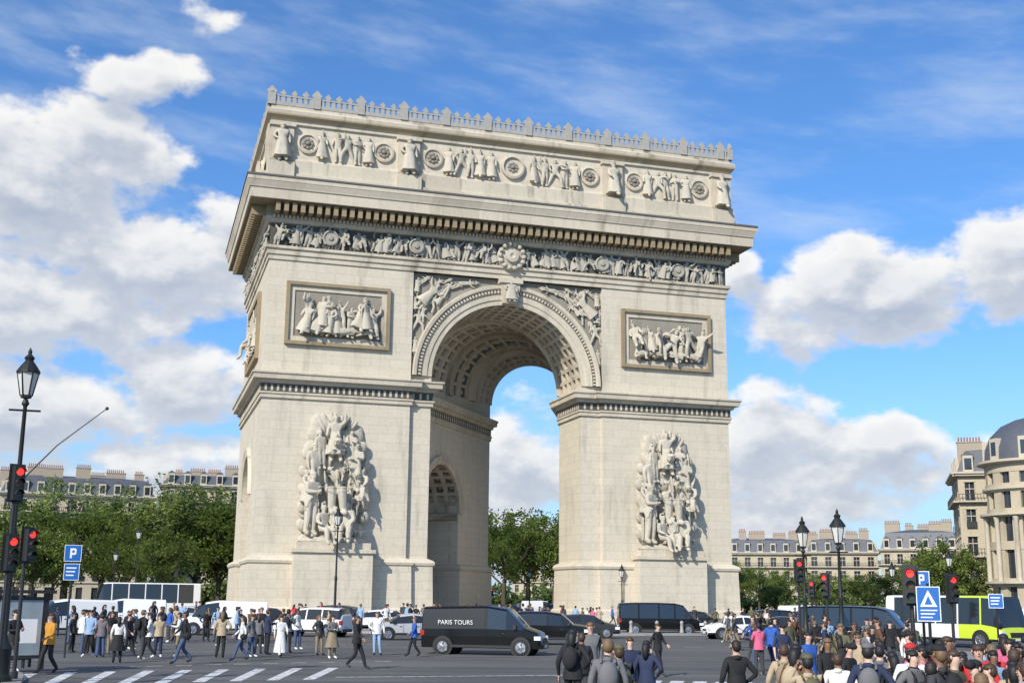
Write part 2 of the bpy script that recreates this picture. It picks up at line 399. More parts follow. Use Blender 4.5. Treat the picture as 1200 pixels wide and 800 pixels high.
def frec(a,t):
    th=math.pi*a;s=oc+R2*math.cos(th);n3=Vector((eW.x*math.cos(th),eW.y*math.cos(th),math.sin(th)))
    p=A+eW*s-nW*(dp*t);return Vector((p.x,p.y,10.6+R2*math.sin(th))),n3
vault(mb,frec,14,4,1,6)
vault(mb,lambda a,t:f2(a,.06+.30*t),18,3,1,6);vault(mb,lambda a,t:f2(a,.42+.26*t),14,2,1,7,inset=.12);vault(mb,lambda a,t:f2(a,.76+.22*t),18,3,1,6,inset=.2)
def rib(t0,t1,th=.25,m=1):
    K=36
    for i in range(K):
        A0,A1=i/K,(i+1)/K
        p=[f2(A0,t0),f2(A1,t0),f2(A1,t1),f2(A0,t1)]
        lo=[q-n*th for q,n in p];hi=[q+n*.02 for q,n in p]
        mb.add(lo+hi,[(0,1,2,3),(0,1,5,4),(3,2,6,7)],m)
rib(0,.06,.3);rib(.36,.42,.4,8);rib(.68,.76,.45);rib(.98,1.0,.2)
mb.quad((-AX,6.5,21.2),(4.5,22,21.2),(4.5,22,22.9),(-AX,6.5,21.7),0)
mb.quad((AX,6.5,21.2),(14.3,22,21.2),(14.3,22,22.9),(AX,6.5,21.7),0)
mb.add([(-.95,-.45,31.15),(.95,-.45,31.15),(.7,-.25,28.9),(-.7,-.25,28.9),(-.95,.39,31.15),(.95,.39,31.15),(.7,.39,28.9),(-.7,.39,28.9)],[(0,3,2,1),(0,1,5,4),(1,2,6,5),(2,3,7,6),(3,0,4,7)],1)
mb.box(-1.1,1.1,-.6,.3,30.75,31.19,1)
mb.obj('body',[S_WALL,S_TRIM,S_DARK,S_TAN,S_TRIM,S_TAN,S_COF,S_BLUE,S_CORN,S_PAN],arch)
# entablature and attic
mb=MB();rect=[(-22,22),(-22,0),(22,0),(22,22)]
sweep(mb,rect,[(0,31.2),(.12,31.2),(.12,31.6),(.25,31.65),(.25,32.05),(.42,32.15),(.42,32.4),(.05,32.42)],0,True)
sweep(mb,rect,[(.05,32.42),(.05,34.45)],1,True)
sweep(mb,rect,[(.05,34.45),(.3,34.5),(.5,34.8),(.5,35.0)],0,True)
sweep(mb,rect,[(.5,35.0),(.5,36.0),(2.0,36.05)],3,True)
sweep(mb,rect,[(2.0,36.05),(2.1,36.08),(2.1,36.95),(2.2,37.0)],0,True)
sweep(mb,rect,[(2.2,37.0),(2.22,37.1),(2.38,37.55),(2.42,37.6),(2.42,37.95)],0,True)
sweep(mb,rect,[(2.42,37.95),(2.5,37.97),(2.5,38.12),(2.3,38.2),(.95,38.45)],4,True)
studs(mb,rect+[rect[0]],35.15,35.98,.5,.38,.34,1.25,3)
studs(mb,rect+[rect[0]],34.82,35.1,.5,.2,.14,.22,0)
sweep(mb,rect,[(.95,38.45),(.95,38.9),(.75,39.0),(.75,40.2),(.6,40.35),(.35,40.45)],0,True)
sweep(mb,rect,[(.35,40.45),(.35,43.6)],5,True)
sweep(mb,rect,[(.35,43.6),(.55,43.65),(.55,43.95),(.7,44.0)],0,True)
sweep(mb,rect,[(.7,44.0),(.95,44.3),(.95,44.45)],6,True)
sweep(mb,rect,[(.95,44.45),(1.0,44.75),(.85,44.9),(.6,45.0),(.6,45.3),(.2,45.35),(-3,45.4),(-11,45.45)],0,True)
mb.obj('entablature_and_attic',[S_TRIM,S_DARK,S_CORN,S_TAN,LEAD,S_WALL,S_TAN],arch)
# cresting
mb=MB()
CR=flat('crest_weathered',(.36,.345,.31),.8,var=.3)
def crest(a,b):
    a=Vector(a);b=Vector(b);L=(b-a).length;e=(b-a).normalized();n=Vector((e.y,-e.x));k=int(L/.5)
    def bx(c,w,d,z0,z1):
        P=[c-e*w-n*d,c+e*w-n*d,c+e*w+n*d,c-e*w+n*d]
        mb.add([(t.x,t.y,z0) for t in P]+[(t.x,t.y,z1) for t in P],[(4,5,6,7),(0,1,5,4),(1,2,6,5),(2,3,7,6),(3,0,4,7)],0)
    bx((a+b)/2,L/2,.14,45.3,45.65); bx((a+b)/2,L/2,.11,46.15,46.3)
    for q in range(k+1):
        c=a+e*(q*L/k)
        bx(c,.16,.09,45.65,46.15)
        big=q%8==0
        if q%2 and not big: continue
        R=(.42 if big else .27)*random.uniform(.9,1.12);zc=46.3+R*.75
        vs=[]
        for dd in(-.1,.1):
            for i in range(11):
                t=2*math.pi*i/11;rr=R*(1+.22*math.cos(t*4))
                p=c+e*math.cos(t)*rr*(1 if big else .9)+n*dd;vs.append((p.x,p.y,zc+math.sin(t)*rr*1.1))
        mb.add(vs,[tuple(range(11))[::-1],tuple(range(11,22))]+[(i,(i+1)%11,11+(i+1)%11,11+i) for i in range(11)],0)
        if big: bx(c,.34,.22,45.3,46.5)
xo=22.6
crest((-xo,22.5),(-xo,-.5));crest((-xo,-.5),(xo,-.5));crest((xo,-.5),(xo,22.5));crest((xo,22.5),(-xo,22.5))
mb.obj('cresting',[CR],arch)
def put(mesh,x,y,z,h,rz=0,flaty=1.,name='relief_figure',tilt=0,sx=1.,parent=arch):
    s=h/1.72
    return mkobj(name,mesh,parent,(x,y,z),(0,tilt,rz),(s*sx,s*flaty,s))
keys=['contra','raise','lunge','walk','phone','fly','stand','sit']
def smesh(i,mat=S_REL):
    k=keys[i%len(keys)];return statue_mesh(k,mat,skirt=(.75 if i%3==0 else 0),hair='helmet' if i%2 else 'long',hands=False,sub=1,bulk=1.3,limb=1.35)
x=-21.6
S_FRZ=stone('limestone_frieze_figures',(.46,.43,.36),(.32,.30,.255),bw=0,stain=.3)
while x<21.7:
    if abs(x)>1.3:
        put(smesh(random.randrange(8),S_FRZ),x,-.12,32.44,random.uniform(1.7,2.05),random.uniform(-.8,.8),.8,sx=random.choice((1.3,-1.3)),tilt=random.uniform(-.35,.35))
    x+=random.uniform(.42,.68)
yy=.4
while yy<21.6:
    put(smesh(random.randrange(8),S_FRZ),-22.12,yy,32.42,random.uniform(1.75,2.05),-math.pi/2+random.uniform(-.6,.6),.8,sx=1.3)
    yy+=random.uniform(.6,.8)
def disc(mb,c,r,nrm,th,m=0,seg=20,rings=((1,0),(1,1),(.82,1.2),(.78,.5),(.0,.5))):
    c=Vector(c);n=Vector(nrm).normalized();a=Vector((0,0,1)).cross(n).normalized();b=n.cross(a)
    vs=[];K=len(rings)
    for rr,dd in rings:
        for q in range(seg):
            t=2*math.pi*q/seg;vs.append(c+(a*math.cos(t)+b*math.sin(t))*r*max(rr,.001)+n*th*dd)
    fs=[]
    for k in range(K-1):
        for q in range(seg):
            x0=k*seg+q;x1=k*seg+(q+1)%seg;fs.append((x0,x1,x1+seg,x0+seg))
    mb.add(vs,fs,m)
mb=MB()
for x in [-16.8,-9,9,16.8]: disc(mb,(x,-.35,33.45),.7,(0,-1,0),.2,rings=((1,0),(1,.8),(.82,1),(.78,.5),(.35,.5),(.3,1.1),(0,1.2)))
mb.obj('frieze_shields',[S_FRZ],arch)
mb=MB()
for x in(-21.5,-10,10,21.5):
    mb.box(x-1.0,x+1.0,-.75,-.35,38.95,43.62,0); mb.box(x-1.15,x+1.15,-1.15,-.3,38.46,39.9,0)
    mb.box(x-1.15,x+1.15,-.95,-.3,43.3,43.66,0)
for y in(.8,11,21.2):
    mb.box(-22.75,-22.35,y-1,y+1,38.95,43.62,0)
for x in(-19.2,-12.3,-7.7,7.7,12.3,19.2): disc(mb,(x,-.35,42.0),.95,(0,-1,0),.22)
disc(mb,(0,-.35,42.0),1.15,(0,-1,0),.3)
for y in(4,8,14,18): disc(mb,(-22.35,y,42.),.95,(-1,0,0),.22)
mb.obj('attic_pedestals_and_medallions',[S_TRIM],arch)
mb=MB()
for x in(-19.2,-12.3,-7.7,7.7,12.3,19.2,0):
    for q in range(8):
        t=q*math.pi/4;disc(mb,(x+.38*math.cos(t),-.48,42.0+.38*math.sin(t)),.2,(0,-1,0),.12,seg=8,rings=((1,0),(.7,1),(0,1.3)))
    disc(mb,(x,-.48,42),.24,(0,-1,0),.25,seg=8,rings=((1,0),(.7,1),(0,1.3)))
mb.obj('medallion_rosettes',[S_PAN],arch)
for x in(-21.5,-10,10,21.5): put(smesh(0 if x<0 else 3),x,-1.0,39.9,3.5,0,1.1,'attic_statue',sx=1.1)
for x,kk in((-17.9,3),(-16.5,1),(-15.6,2),(-14.7,4),(-13.7,0),(-6.2,0),(-5,2),(-4.1,1),(-3.2,3),(-2.1,0),(2.1,3),(3.2,1),(4.2,2),(5.2,4),(6.2,0),(13.7,3),(14.8,2),(15.6,1),(16.6,4),(17.8,0)):
    put(smesh(kk),x,-.5,40.45,2.75,random.uniform(-.5,.5),.8,'attic_relief_figure',sx=random.choice((-1.,1.)))
def panel(x0,x1,z0,z1,seed):
    rnd=random.Random(seed);mb=MB()
    w=.3
    for (a,b,c,d) in((x0,x1,z1-w,z1),(x0,x1,z0,z0+w),(x0,x0+w,z0+w,z1-w),(x1-w,x1,z0+w,z1-w)): mb.box(a,b,-.36,.0,c,d,1)
    x0+=w;x1-=w;z0+=w;z1-=w;w=.45
    for (a,b,c,d) in((x0,x1,z1-w,z1),(x0,x1,z0,z0+w),(x0,x0+w,z0+w,z1-w),(x1-w,x1,z0+w,z1-w)): mb.box(a,b,-.14,.0,c,d,0)
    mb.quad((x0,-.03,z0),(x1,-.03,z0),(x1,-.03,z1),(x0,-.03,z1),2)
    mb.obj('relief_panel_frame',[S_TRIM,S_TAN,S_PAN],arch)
    n=13
    for i in range(n):
        x=x0+.9+(x1-x0-1.8)*(i+.5)/n
        row=i%2
        put(smesh(rnd.randrange(8)),x,-.35-.12*row,z0+.5+row*.55,rnd.uniform(2.5,3.2),rnd.uniform(-.8,.8),.9,'panel_relief_figure',tilt=rnd.uniform(-.35,.35),sx=rnd.choice((-1.1,1.1)))
    for i in range(4):
        x=x0+1.9+(x1-x0-3.8)*i/3;sg=rnd.choice((-1,1))
        put(smesh(rnd.randrange(8)),x-sg*.9,-.5,z0+.95,1.9,0,.8,'panel_relief_figure',tilt=math.pi/2*.9*sg)
panel(-20.4,-11.2,23.7,29.3,3);panel(11.0,20.2,23.7,29.3,5)
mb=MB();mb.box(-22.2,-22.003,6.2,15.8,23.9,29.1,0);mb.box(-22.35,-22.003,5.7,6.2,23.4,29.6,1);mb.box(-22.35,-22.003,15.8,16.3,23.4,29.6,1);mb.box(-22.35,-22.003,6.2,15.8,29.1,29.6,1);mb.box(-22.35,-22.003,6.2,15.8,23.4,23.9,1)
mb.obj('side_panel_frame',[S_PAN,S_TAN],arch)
for i in range(12): put(smesh(random.randrange(8)),-22.3,6.8+i*.75,24.2,random.uniform(2.6,4),-math.pi/2,.7,'panel_relief_figure')
for s in(-1,1):
    put(statue_mesh('fly',S_REL,skirt=.6,hair='long',hands=False,bulk=1.25,limb=1.3,wings=True),s*8.75,.15,27.9,3.1,0,.7,'spandrel_victory',tilt=s*-.75,sx=s)
    put(smesh(2),s*8.55,.2,25.6,2.0,0,.7,'spandrel_relief',tilt=s*-.05)
    put(smesh(1),s*6.4,.2,29.1,1.7,0,.7,'spandrel_relief',tilt=s*-.6)
    put(smesh(5),s*4.9,.2,30.45,1.5,0,.6,'spandrel_relief',tilt=s*-1.45)
    put(smesh(4),s*8.4,.2,30.2,1.2,0,.6,'spandrel_relief',tilt=s*-.9)
    for q,(sx_,sz_,hh,tt) in enumerate(((8.75,23.6,1.6,0),(8.3,26.6,1.6,-.2),(7.7,27.7,1.7,-.5),(7.0,28.3,1.5,-.7),(5.6,30.0,1.4,-1.2),(7.2,30.0,1.1,-.9),(8.75,29.2,1.5,-.1),(3.9,30.55,1.0,-1.4),(6.2,30.5,.9,-1.1),(8.7,27.6,1.5,.2))): put(smesh(q),s*sx_,.22,sz_,hh,0,.7,'spandrel_relief',tilt=s*tt)
mb=MB();disc(mb,(0,-.1,33.3),1.35,(0,-1,0),.5,rings=((1,0),(1,.8),(.9,1.1),(.82,.7),(.5,.9),(.45,1.5),(.2,1.6),(0,1.3)))
for q in range(14):
    a=2*math.pi*q/14;disc(mb,(1.15*math.cos(a),-.6,33.3+1.15*math.sin(a)),.24,(0,-1,0),.22,seg=8,rings=((1,0),(.7,1),(0,1.3)))
mb.obj('frieze_cartouche',[S_REL],arch)
put(smesh(0),0,-.55,29.0,1.9,0,.6,'keystone_head',sx=1.6)
mb=MB()
def W3(s,out,z): p=A+eW*s+nW*out;return (p.x,p.y,z)
mb.add([W3(oc-3.2,-dp+.1,0),W3(oc+3.2,-dp+.1,0),W3(oc+3.2,-2.8,0),W3(oc-3.2,-2.8,0),W3(oc-3.2,-dp+.1,3.6),W3(oc+3.2,-dp+.1,3.6),W3(oc+3.2,-2.8,3.6),W3(oc-3.2,-2.8,3.6)],[(4,5,6,7),(0,1,5,4),(1,2,6,5),(2,3,7,6),(3,0,4,7)],0)
mb.obj('recess_plinth',[S_WALL],arch)
for i,s in enumerate((-2.2,-1.1,0,1.1,2.2)):
    p=W3(oc+s,-3.6,3.6);put(smesh([1,3,0,2,4][i],S_SCULPT),*p,5.2-.5*abs(s),math.atan2(nW.y,nW.x)+math.pi/2,1,'recess_statue')
# ---- big sculpture groups
def plinth(xc):
    mb=MB()
    mb.box(xc-3.3,xc+3.3,-1.9,-.3,1.0,5.9,0);mb.box(xc-3.5,xc+3.5,-2.1,-.3,5.9,6.2,1);mb.box(xc-3.7,xc+3.7,-2.3,-.3,0.0,1.0,1)
    mb.box(xc-3.1,xc+3.1,-1.85,-.1,6.2,6.75,1)
    mb.obj('sculpture_plinth',[S_WALL,S_TRIM],arch)
def group(xc,seed,name):
    rnd=random.Random(seed);bm=bmesh.new()
    def addm(me,x,y,z,h,rz=0,tilt=0,sx=1.,sy=1.):
        s=h/1.72;M=Matrix.Translation((x,y,z))@Matrix.Rotation(tilt,4,'Y')@Matrix.Rotation(rz,4,'Z')@Matrix.Diagonal((s*sx,s*sy,s,1))
        b2=bmesh.new();b2.from_mesh(me);b2.transform(M);tmp=bpy.data.meshes.new('x');b2.to_mesh(tmp);b2.free();bm.from_mesh(tmp);bpy.data.meshes.remove(tmp)
    def ell(x,y,z,rx,ry,rz,ry_=0):
        M=Matrix.Translation((x,y,z))@Matrix.Rotation(ry_,4,'Y')@Matrix.Diagonal((rx,ry,rz,1))
        bmesh.ops.create_icosphere(bm,subdivisions=2,radius=1,matrix=M)
    G=lambda k,**q:statue_mesh(k,S_SCULPT,hands=False,sub=1,bulk=1.3,limb=1.3,**q)
    z0=6.7
    wd=lambda z:3.0*(1-.55*max(0,(z-z0-6.5)/6)**1.2)
    for i in range(80):
        z=z0+rnd.random()*10.6; w=wd(z)-.5
        ell(rnd.uniform(-w,w),-.15,z,rnd.uniform(.4,.8),rnd.uniform(.25,.45),rnd.uniform(.5,1.1),rnd.uniform(-.5,.5))
    ell(0,-.8,z0+.2,3.1,1.0,.5)
    addm(G('contra',hair='helmet',skirt=.35),0,-1.75,z0+2.3,6.5,.1)
    addm(G('phone',skirt=.85,hair='long'),-2.05,-1.35,z0+.6,5.3,.5,.03,.9)
    addm(G('contra',skirt=.85,hair='long'),2.0,-1.35,z0+.6,5.4,-.4,-.03,-.9)
    addm(G('sit',hair='long',skirt=.45),.95,-1.75,z0-.9,4.3,-.3)
    addm(G('sit',hair='helmet'),-.95,-1.75,z0-1.0,4.1,.5)
    addm(G('phone',hair='helmet'),1.65,-.85,z0+4.3,4.2,-.3,.04)
    addm(G('contra',hair='helmet'),-1.65,-.85,z0+4.2,4.2,.4,-.04,-1)
    addm(G('walk',skirt=.6),-2.35,-.8,z0+2.7,3.4,.7);addm(G('walk2',skirt=.6),2.4,-.8,z0+2.9,3.4,-.7)
    addm(G('raise',hair='helmet',skirt=.7),-.1,-.85,z0+6.9,3.9)
    addm(G('stand',hair='helmet'),-1.15,-.75,z0+6.2,3.3,.4,-.08);addm(G('phone',hair='long'),1.1,-.75,z0+6.3,3.3,-.3,.08)
    addm(G('stand',hair='long'),0,-2.05,z0+.4,2.6,0)
    for i in range(34):
        z=z0+rnd.uniform(.8,8.5);w=wd(z)-.3;x=rnd.uniform(-w,w)
        ell(x,-.55-rnd.random()*.25,z,rnd.uniform(.08,.14),rnd.uniform(.25,.4),rnd.uniform(.6,1.4),x*.08+rnd.uniform(-.25,.25))
    for i in range(12):
        a=-.8+1.6*i/11;ell(a*1.9,-.45,z0+10.3-.9*a*a+rnd.random()*.5,.2,.25,rnd.uniform(.5,.75),a*.8)
    for i in range(10):
        z=z0+1.5+i*.75;w=wd(z);s_=1 if i%2 else -1
        ell(s_*(w-.35),-.5,z,.45,.3,.55,s_*.3)
    me=bpy.data.meshes.new(name);bm.to_mesh(me);bm.free()
    o=mkobj(name,me,None,(0,0,0))
    md=o.modifiers.new('r','REMESH');md.mode='VOXEL';md.voxel_size=.06
    dg=bpy.context.evaluated_depsgraph_get();dg.update()
    nm=bpy.data.meshes.new_from_object(o.evaluated_get(dg));bpy.data.objects.remove(o)
    nm.materials.clear();nm.materials.append(S_SCULPT)
    nm.polygons.foreach_set('material_index',[0]*len(nm.polygons));nm.polygons.foreach_set('use_smooth',[True]*len(nm.polygons))
    return mkobj(name,nm,arch,(xc,0,0))
plinth(-15.6);plinth(15.2)
group(-15.6,1,'sculpture_group');group(15.2,9,'sculpture_group')
# ---------------------------------------------------------------- survey helper: compass bearing (deg from +y) and distance on the ground from a survey point
CX,CY=-31.3445,-104.5963
def site(b,d,z=0): t=math.radians(b);return (CX+d*math.sin(t),CY+d*math.cos(t),z)
# ---------------------------------------------------------------- ground
mb=MB();mb.quad((-1500,-300,0),(1500,-300,0),(1500,3000,0),(-1500,3000,0))
ASP,t,b=newmat('asphalt');k=N(t)
pos=k.n('ShaderNodeNewGeometry').outputs['Position']
c=k.mix(k.mr(k.noise(pos,.12,6,.65),.35,.65),(.085,.083,.079),(.125,.120,.112))
c=k.scale(c,k.mr(k.noise(pos,14,3,.7),.3,.7,.78,1.22))
spg=k.n('ShaderNodeSeparateXYZ');t.links.new(pos,spg.inputs[0])
rr_=k.M('SQRT',k.M('ADD',k.M('POWER',spg.outputs[0],2.0),k.M('POWER',k.M('SUBTRACT',spg.outputs[1],11.0),2.0)))
aa_=k.M('ARCTAN2',spg.outputs[0],k.M('SUBTRACT',spg.outputs[1],11.0))
c=k.scale(c,k.mr(k.noise(k.comb(k.M('MULTIPLY',rr_,.9),k.M('MULTIPLY',aa_,1.6)),1.0,5,.6),.38,.62,.78,1.12))
t.links.new(c,b.inputs['Base Color']);b.inputs['Roughness'].default_value=.8
bp=k.n('ShaderNodeBump');bp.inputs['Strength'].default_value=.4;bp.inputs['Distance'].default_value=.02
t.links.new(k.noise(pos,25,3,.7),bp.inputs['Height']);t.links.new(bp.outputs[0],b.inputs['Normal'])
mb.obj('ground',[ASP])
PAV=stone('pavement_slabs',(.30,.29,.265),(.25,.24,.22),bw=0,stain=.2)
KERB=stone('kerb_granite',(.38,.37,.35),(.32,.31,.29),bw=0)
mb=MB();K=96;ic=(0,11)
cir=lambda r,z:[(ic[0]+r*math.cos(2*math.pi*q/K),ic[1]+r*math.sin(2*math.pi*q/K),z) for q in range(K)]
mb.add(cir(37.7,.14),[tuple(range(K))],0)
v=cir(37.7,.14)+cir(38,.13)+cir(38,0)
mb.add(v,[(i*K+q,i*K+(q+1)%K,(i+1)*K+(q+1)%K,(i+1)*K+q) for i in range(2) for q in range(K)],1)
mb.obj('pavement',[PAV,KERB])
bol=MB();bol.lathe([(.0,0),(.16,0),(.16,.12),(.11,.18),(.10,.62),(.13,.66),(.13,.72),(.06,.82),(0,.84)],seg=10)
bme=bol.mesh('bollard',[flat('bollard_stone',(.34,.33,.31),.8)],True)
for q in range(0,60):
    t=-math.pi*(q+.5)/60
    mkobj('bollard',bme,None,(37.2*math.cos(t),11+37.2*math.sin(t),.14))
PAINT,t,b=newmat('road_paint');k=N(t);pos=k.n('ShaderNodeNewGeometry').outputs['Position']
c=k.mix(k.mr(k.noise(pos,3,6,.75),.45,.62),(.70,.70,.68),(.28,.28,.27));t.links.new(c,b.inputs['Base Color']);b.inputs['Roughness'].default_value=.7
mb=MB()
def stripe(b0,d0,b1,d1,w):
    a=Vector(site(b0,d0)[:2]);c=Vector(site(b1,d1)[:2]);e=(c-a).normalized();n=Vector((e.y,-e.x))*w/2
    mb.quad((*(a+n),.004),(*(a-n),.004),(*(c-n),.004),(*(c+n),.004))
for q in range(9): stripe(-5+q*1.6,34.5+q*.3,-3.9+q*1.6,40.5+q*.3,.34)
for q in range(10): stripe(-.5+q*1.25,43.5+q*.4,.2+q*1.25,43.7+q*.4,.14)
for q in range(24): stripe(-4+q*1.8,62+.2*q,-3.2+q*1.8,62+.2*q,.14)
stripe(9,38,20,40,.16)
for q in range(6): stripe(22+q*1.0,34,22.5+q*1.0,38,.4)
mb.obj('road_markings',[PAINT])
def slab(pts,h,name):
    mb=MB();n=len(pts);v=[(*site(b,d)[:2],h) for b,d in pts]+[(*site(b,d)[:2],0) for b,d in pts]
    mb.add(v,[tuple(range(n))],0);mb.add(v,[(i,(i+1)%n,n+(i+1)%n,n+i) for i in range(n)],1);mb.obj(name,[PAV,KERB])
slab([(-9,30),(-4.4,31.5),(-4.2,38),(-4.8,43),(-9,44)],.13,'pavement')
slab([(33,42),(45,36),(47,60),(36,64)],.13,'pavement')
# ---------------------------------------------------------------- vehicles
GLASS=flat('vehicle_glass',(.02,.025,.03),.05,spec=.8);TYRE=flat('tyre_rubber',(.02,.02,.02),.85);RIM=flat('wheel_rim',(.45,.45,.47),.3,metal=.9)
BLK=flat('black_plastic',(.02,.02,.021),.5);LAMPW=flat('headlamp_lens',(.75,.76,.78),.1,spec=.8);LAMPR=flat('tail_lamp_lens',(.45,.02,.015),.2);PLATE=flat('number_plate',(.7,.7,.66),.5)
SEAM=flat('panel_gap',(.012,.012,.012),.9)
ST={
'sedan':[(-2.25,.62,.66,.72,.60,'b'),(-2.15,.90,.98,.84,.70,'b'),(-1.75,.95,1.03,.88,.74,'w'),(-1.15,.95,1.36,.90,.64,'g'),(-.10,.93,1.44,.91,.66,'p'),(-.02,.93,1.44,.91,.66,'g'),(.70,.91,1.36,.91,.64,'w'),(1.30,.90,.98,.90,.74,'b'),(2.0,.76,.84,.84,.68,'b'),(2.25,.50,.58,.70,.58,'e')],
'suv':[(-2.25,.9,1.2,.84,.72,'b'),(-2.2,1.0,1.3,.88,.74,'w'),(-2.0,1.02,1.62,.92,.70,'g'),(-1.0,1.0,1.68,.93,.72,'p'),(-.92,1.0,1.68,.93,.72,'g'),(.0,.99,1.68,.93,.72,'p'),(.08,.99,1.67,.93,.72,'g'),(.75,.98,1.58,.93,.70,'w'),(1.35,.98,1.06,.92,.78,'b'),(2.1,.88,.96,.88,.72,'b'),(2.25,.55,.65,.78,.66,'e')],
'van':[(-2.62,.95,1.70,.88,.78,'b'),(-2.55,1.05,1.96,.95,.80,'b'),(.15,1.08,2.02,.97,.83,'b'),(.30,1.08,2.02,.97,.83,'g'),(1.10,1.06,1.90,.96,.80,'w'),(1.85,1.06,1.15,.93,.78,'b'),(2.45,.86,.95,.88,.72,'b'),(2.62,.5,.6,.78,.64,'e')],
'minibus':[(-2.9,1.0,1.85,.92,.82,'b'),(-2.82,1.1,2.1,.98,.84,'g'),(-1.6,1.1,2.15,.99,.86,'p'),(-1.5,1.1,2.15,.99,.86,'g'),(-.2,1.1,2.15,.99,.86,'p'),(-.1,1.1,2.15,.99,.86,'g'),(.9,1.1,2.12,.99,.86,'p'),(1.0,1.1,2.12,.99,.86,'g'),(1.6,1.08,1.98,.98,.84,'w'),(2.3,1.08,1.16,.94,.8,'b'),(2.8,.88,.96,.9,.74,'b'),(2.95,.5,.6,.8,.66,'e')],
}
def coach_st(L,H,belt):
    s=[(-L/2,belt,H-.25,1.15,1.05,'b'),(-L/2+.1,belt,H,1.24,1.12,'b')];x=-L/2+.7
    while x<L/2-1.9:
        s+=[(x,belt,H,1.25,1.14,'g'),(x+1.35,belt,H,1.25,1.14,'p')];x+=1.45
    s+=[(x,belt,H,1.25,1.14,'g'),(L/2-.55,belt-.1,H-.05,1.25,1.12,'w'),(L/2-.12,belt-.25,belt-.15,1.22,1.08,'b'),(L/2,.5,.6,1.15,1.0,'e')]
    return s
PAINTS={}
def paint(c):
    if c not in PAINTS: PAINTS[c]=flat('car_paint_%d'%len(PAINTS),c,.25,var=.03,coat=.12,spec=.25)
    return PAINTS[c]
VEH=[]
def vehicle(name,st,col,b,d,head,wheels,rw=.33,zb=.28,col2=None,split=99,label=None):
    p=site(b,d);VEH.append(p);root=empty(name,p,head);mb=MB();secs=[]
    for (x,zbelt,zt,wb,wr,ty) in st:
        g=zt-zbelt
        h=[(wb*.90,zb),(wb,zb+.12),(wb*1.012,zb+.12+(zbelt-zb-.12)*.55),(wb,zbelt),(wr+.0,zt-min(.09,g*.3)),(wr-.10,zt-.01),(wr*.45,zt+.025)]
        secs.append([(x,y,z) for y,z in h]+[(x,-y,z) for y,z in h[::-1]])
    n=14
    for i in range(len(st)-1):
        ty=st[i][5];xm=(st[i][0]+st[i+1][0])/2;bm_=0 if xm<split else 1
        for q in range(n):
            q2=(q+1)%n
            f=[secs[i][q],secs[i][q2],secs[i+1][q2],secs[i+1][q]]
            m=bm_
            if q in(3,9) and ty in'gw': m=2
            if ty=='w' and q in(5,6,7,4,8): m=2
            if q==13 or (q in(0,12)): m=3
            mb.add(f,[(0,1,2,3)],m)
    mb.add(secs[0],[tuple(range(n))[::-1]],0);mb.add(secs[-1],[tuple(range(n))],1 if split<99 else 0)
    mb.obj('bodywork',[paint(col),paint(col2 or col),GLASS,BLK],root,sharp=28)
    W=max(s[3] for s in st);x0=st[0][0];x1=st[-1][0]
    mb=MB()
    for wx in wheels:
        for s in(-1,1):
            y=s*W
            mb.lathe([(rw+.09,y-s*.20),(rw+.09,y+s*.018),(rw-.02,y+s*.019),(0,y+s*.018)],(wx,0,rw),1,20,'y')
            mb.lathe([(rw,y-s*.15),(rw,y+s*.025),(rw-.03,y+s*.045),(rw*.68,y+s*.045)],(wx,0,rw),0,20,'y')
            mb.lathe([(rw*.68,y+s*.045),(rw*.62,y+s*.028),(rw*.25,y+s*.03),(0.001,y+s*.05)],(wx,0,rw),2,20,'y')
            for q in range(5):
                a=q*2*math.pi/5
                mb.tube([(wx+.05*math.cos(a),y+s*.045,rw+.05*math.sin(a)),(wx+rw*.62*math.cos(a),y+s*.042,rw+rw*.62*math.sin(a))],[.028,.02],3,4)
    mb.obj('wheels',[TYRE,BLK,RIM,RIM],root,sharp=40)
    mb=MB();fz=st[-2][1];wf=st[-1][3];rz=st[1][1]
    for s in(-1,1):
        mb.box(x1-.30,x1-.02,s*wf-.16,s*wf+.12 if s>0 else s*wf+.16,fz-.22,fz-.06,0)
        mb.box(x0-.015,x0+.14,s*(st[0][3]-.03)-.11,s*(st[0][3]-.03)+.11,rz-.28,rz-.05,1)
        mx=[q for q in st if q[5]=='w'][-1];mb.box(mx[0]-.02+.35,mx[0]+.12+.35,s*(mx[3]+.04)-.09,s*(mx[3]+.04)+.09,mx[1]+.02,mx[1]+.02+.17*(1.6 if zb>.4 else 1),2)
        mb.box(x0+.55,x1-.55,s*(W+.012)-.012,s*(W+.012)+.012,zb+.03,zb+.13,2)
        gx=[q[0] for q in st if q[5] in'gp']
        for dx in ([gx[0],sum(gx)/len(gx),gx[-1]+.55] if zb<.36 else []):
            mb.box(dx-.008,dx+.008,s*(W*1.008)-.008,s*(W*1.008)+.008,zb+.14,mx[1]-.03,5)
            mb.box(dx+.08,dx+.22,s*(W*1.012)-.015,s*(W*1.012)+.015,mx[1]-.18,mx[1]-.14,2)
    mb.box(x1-.04,x1+.03,-wf*.75,wf*.75,zb,zb+.16,2);mb.box(x1-.02,x1+.045,-.26,.26,zb+.05,zb+.16,4)
    mb.box(x1-.10,x1+.012,-wf*.5,wf*.5,zb+.22,fz-.14 if fz-.14>zb+.26 else zb+.3,2)
    mb.box(x0-.05,x0+.04,-wf*.8,wf*.8,zb,zb+.18,2);mb.box(x0-.065,x0-.02,-.26,.26,zb+.25,zb+.36,4)
    if st[1][2]-st[1][1]>.6: mb.box(x0-.012,x0+.1,-wf*.7,wf*.7,rz+.12,st[0][2]-.12,3)
    mb.obj('lamps_bumpers_mirrors',[LAMPW,LAMPR,BLK,GLASS,PLATE,SEAM],root)
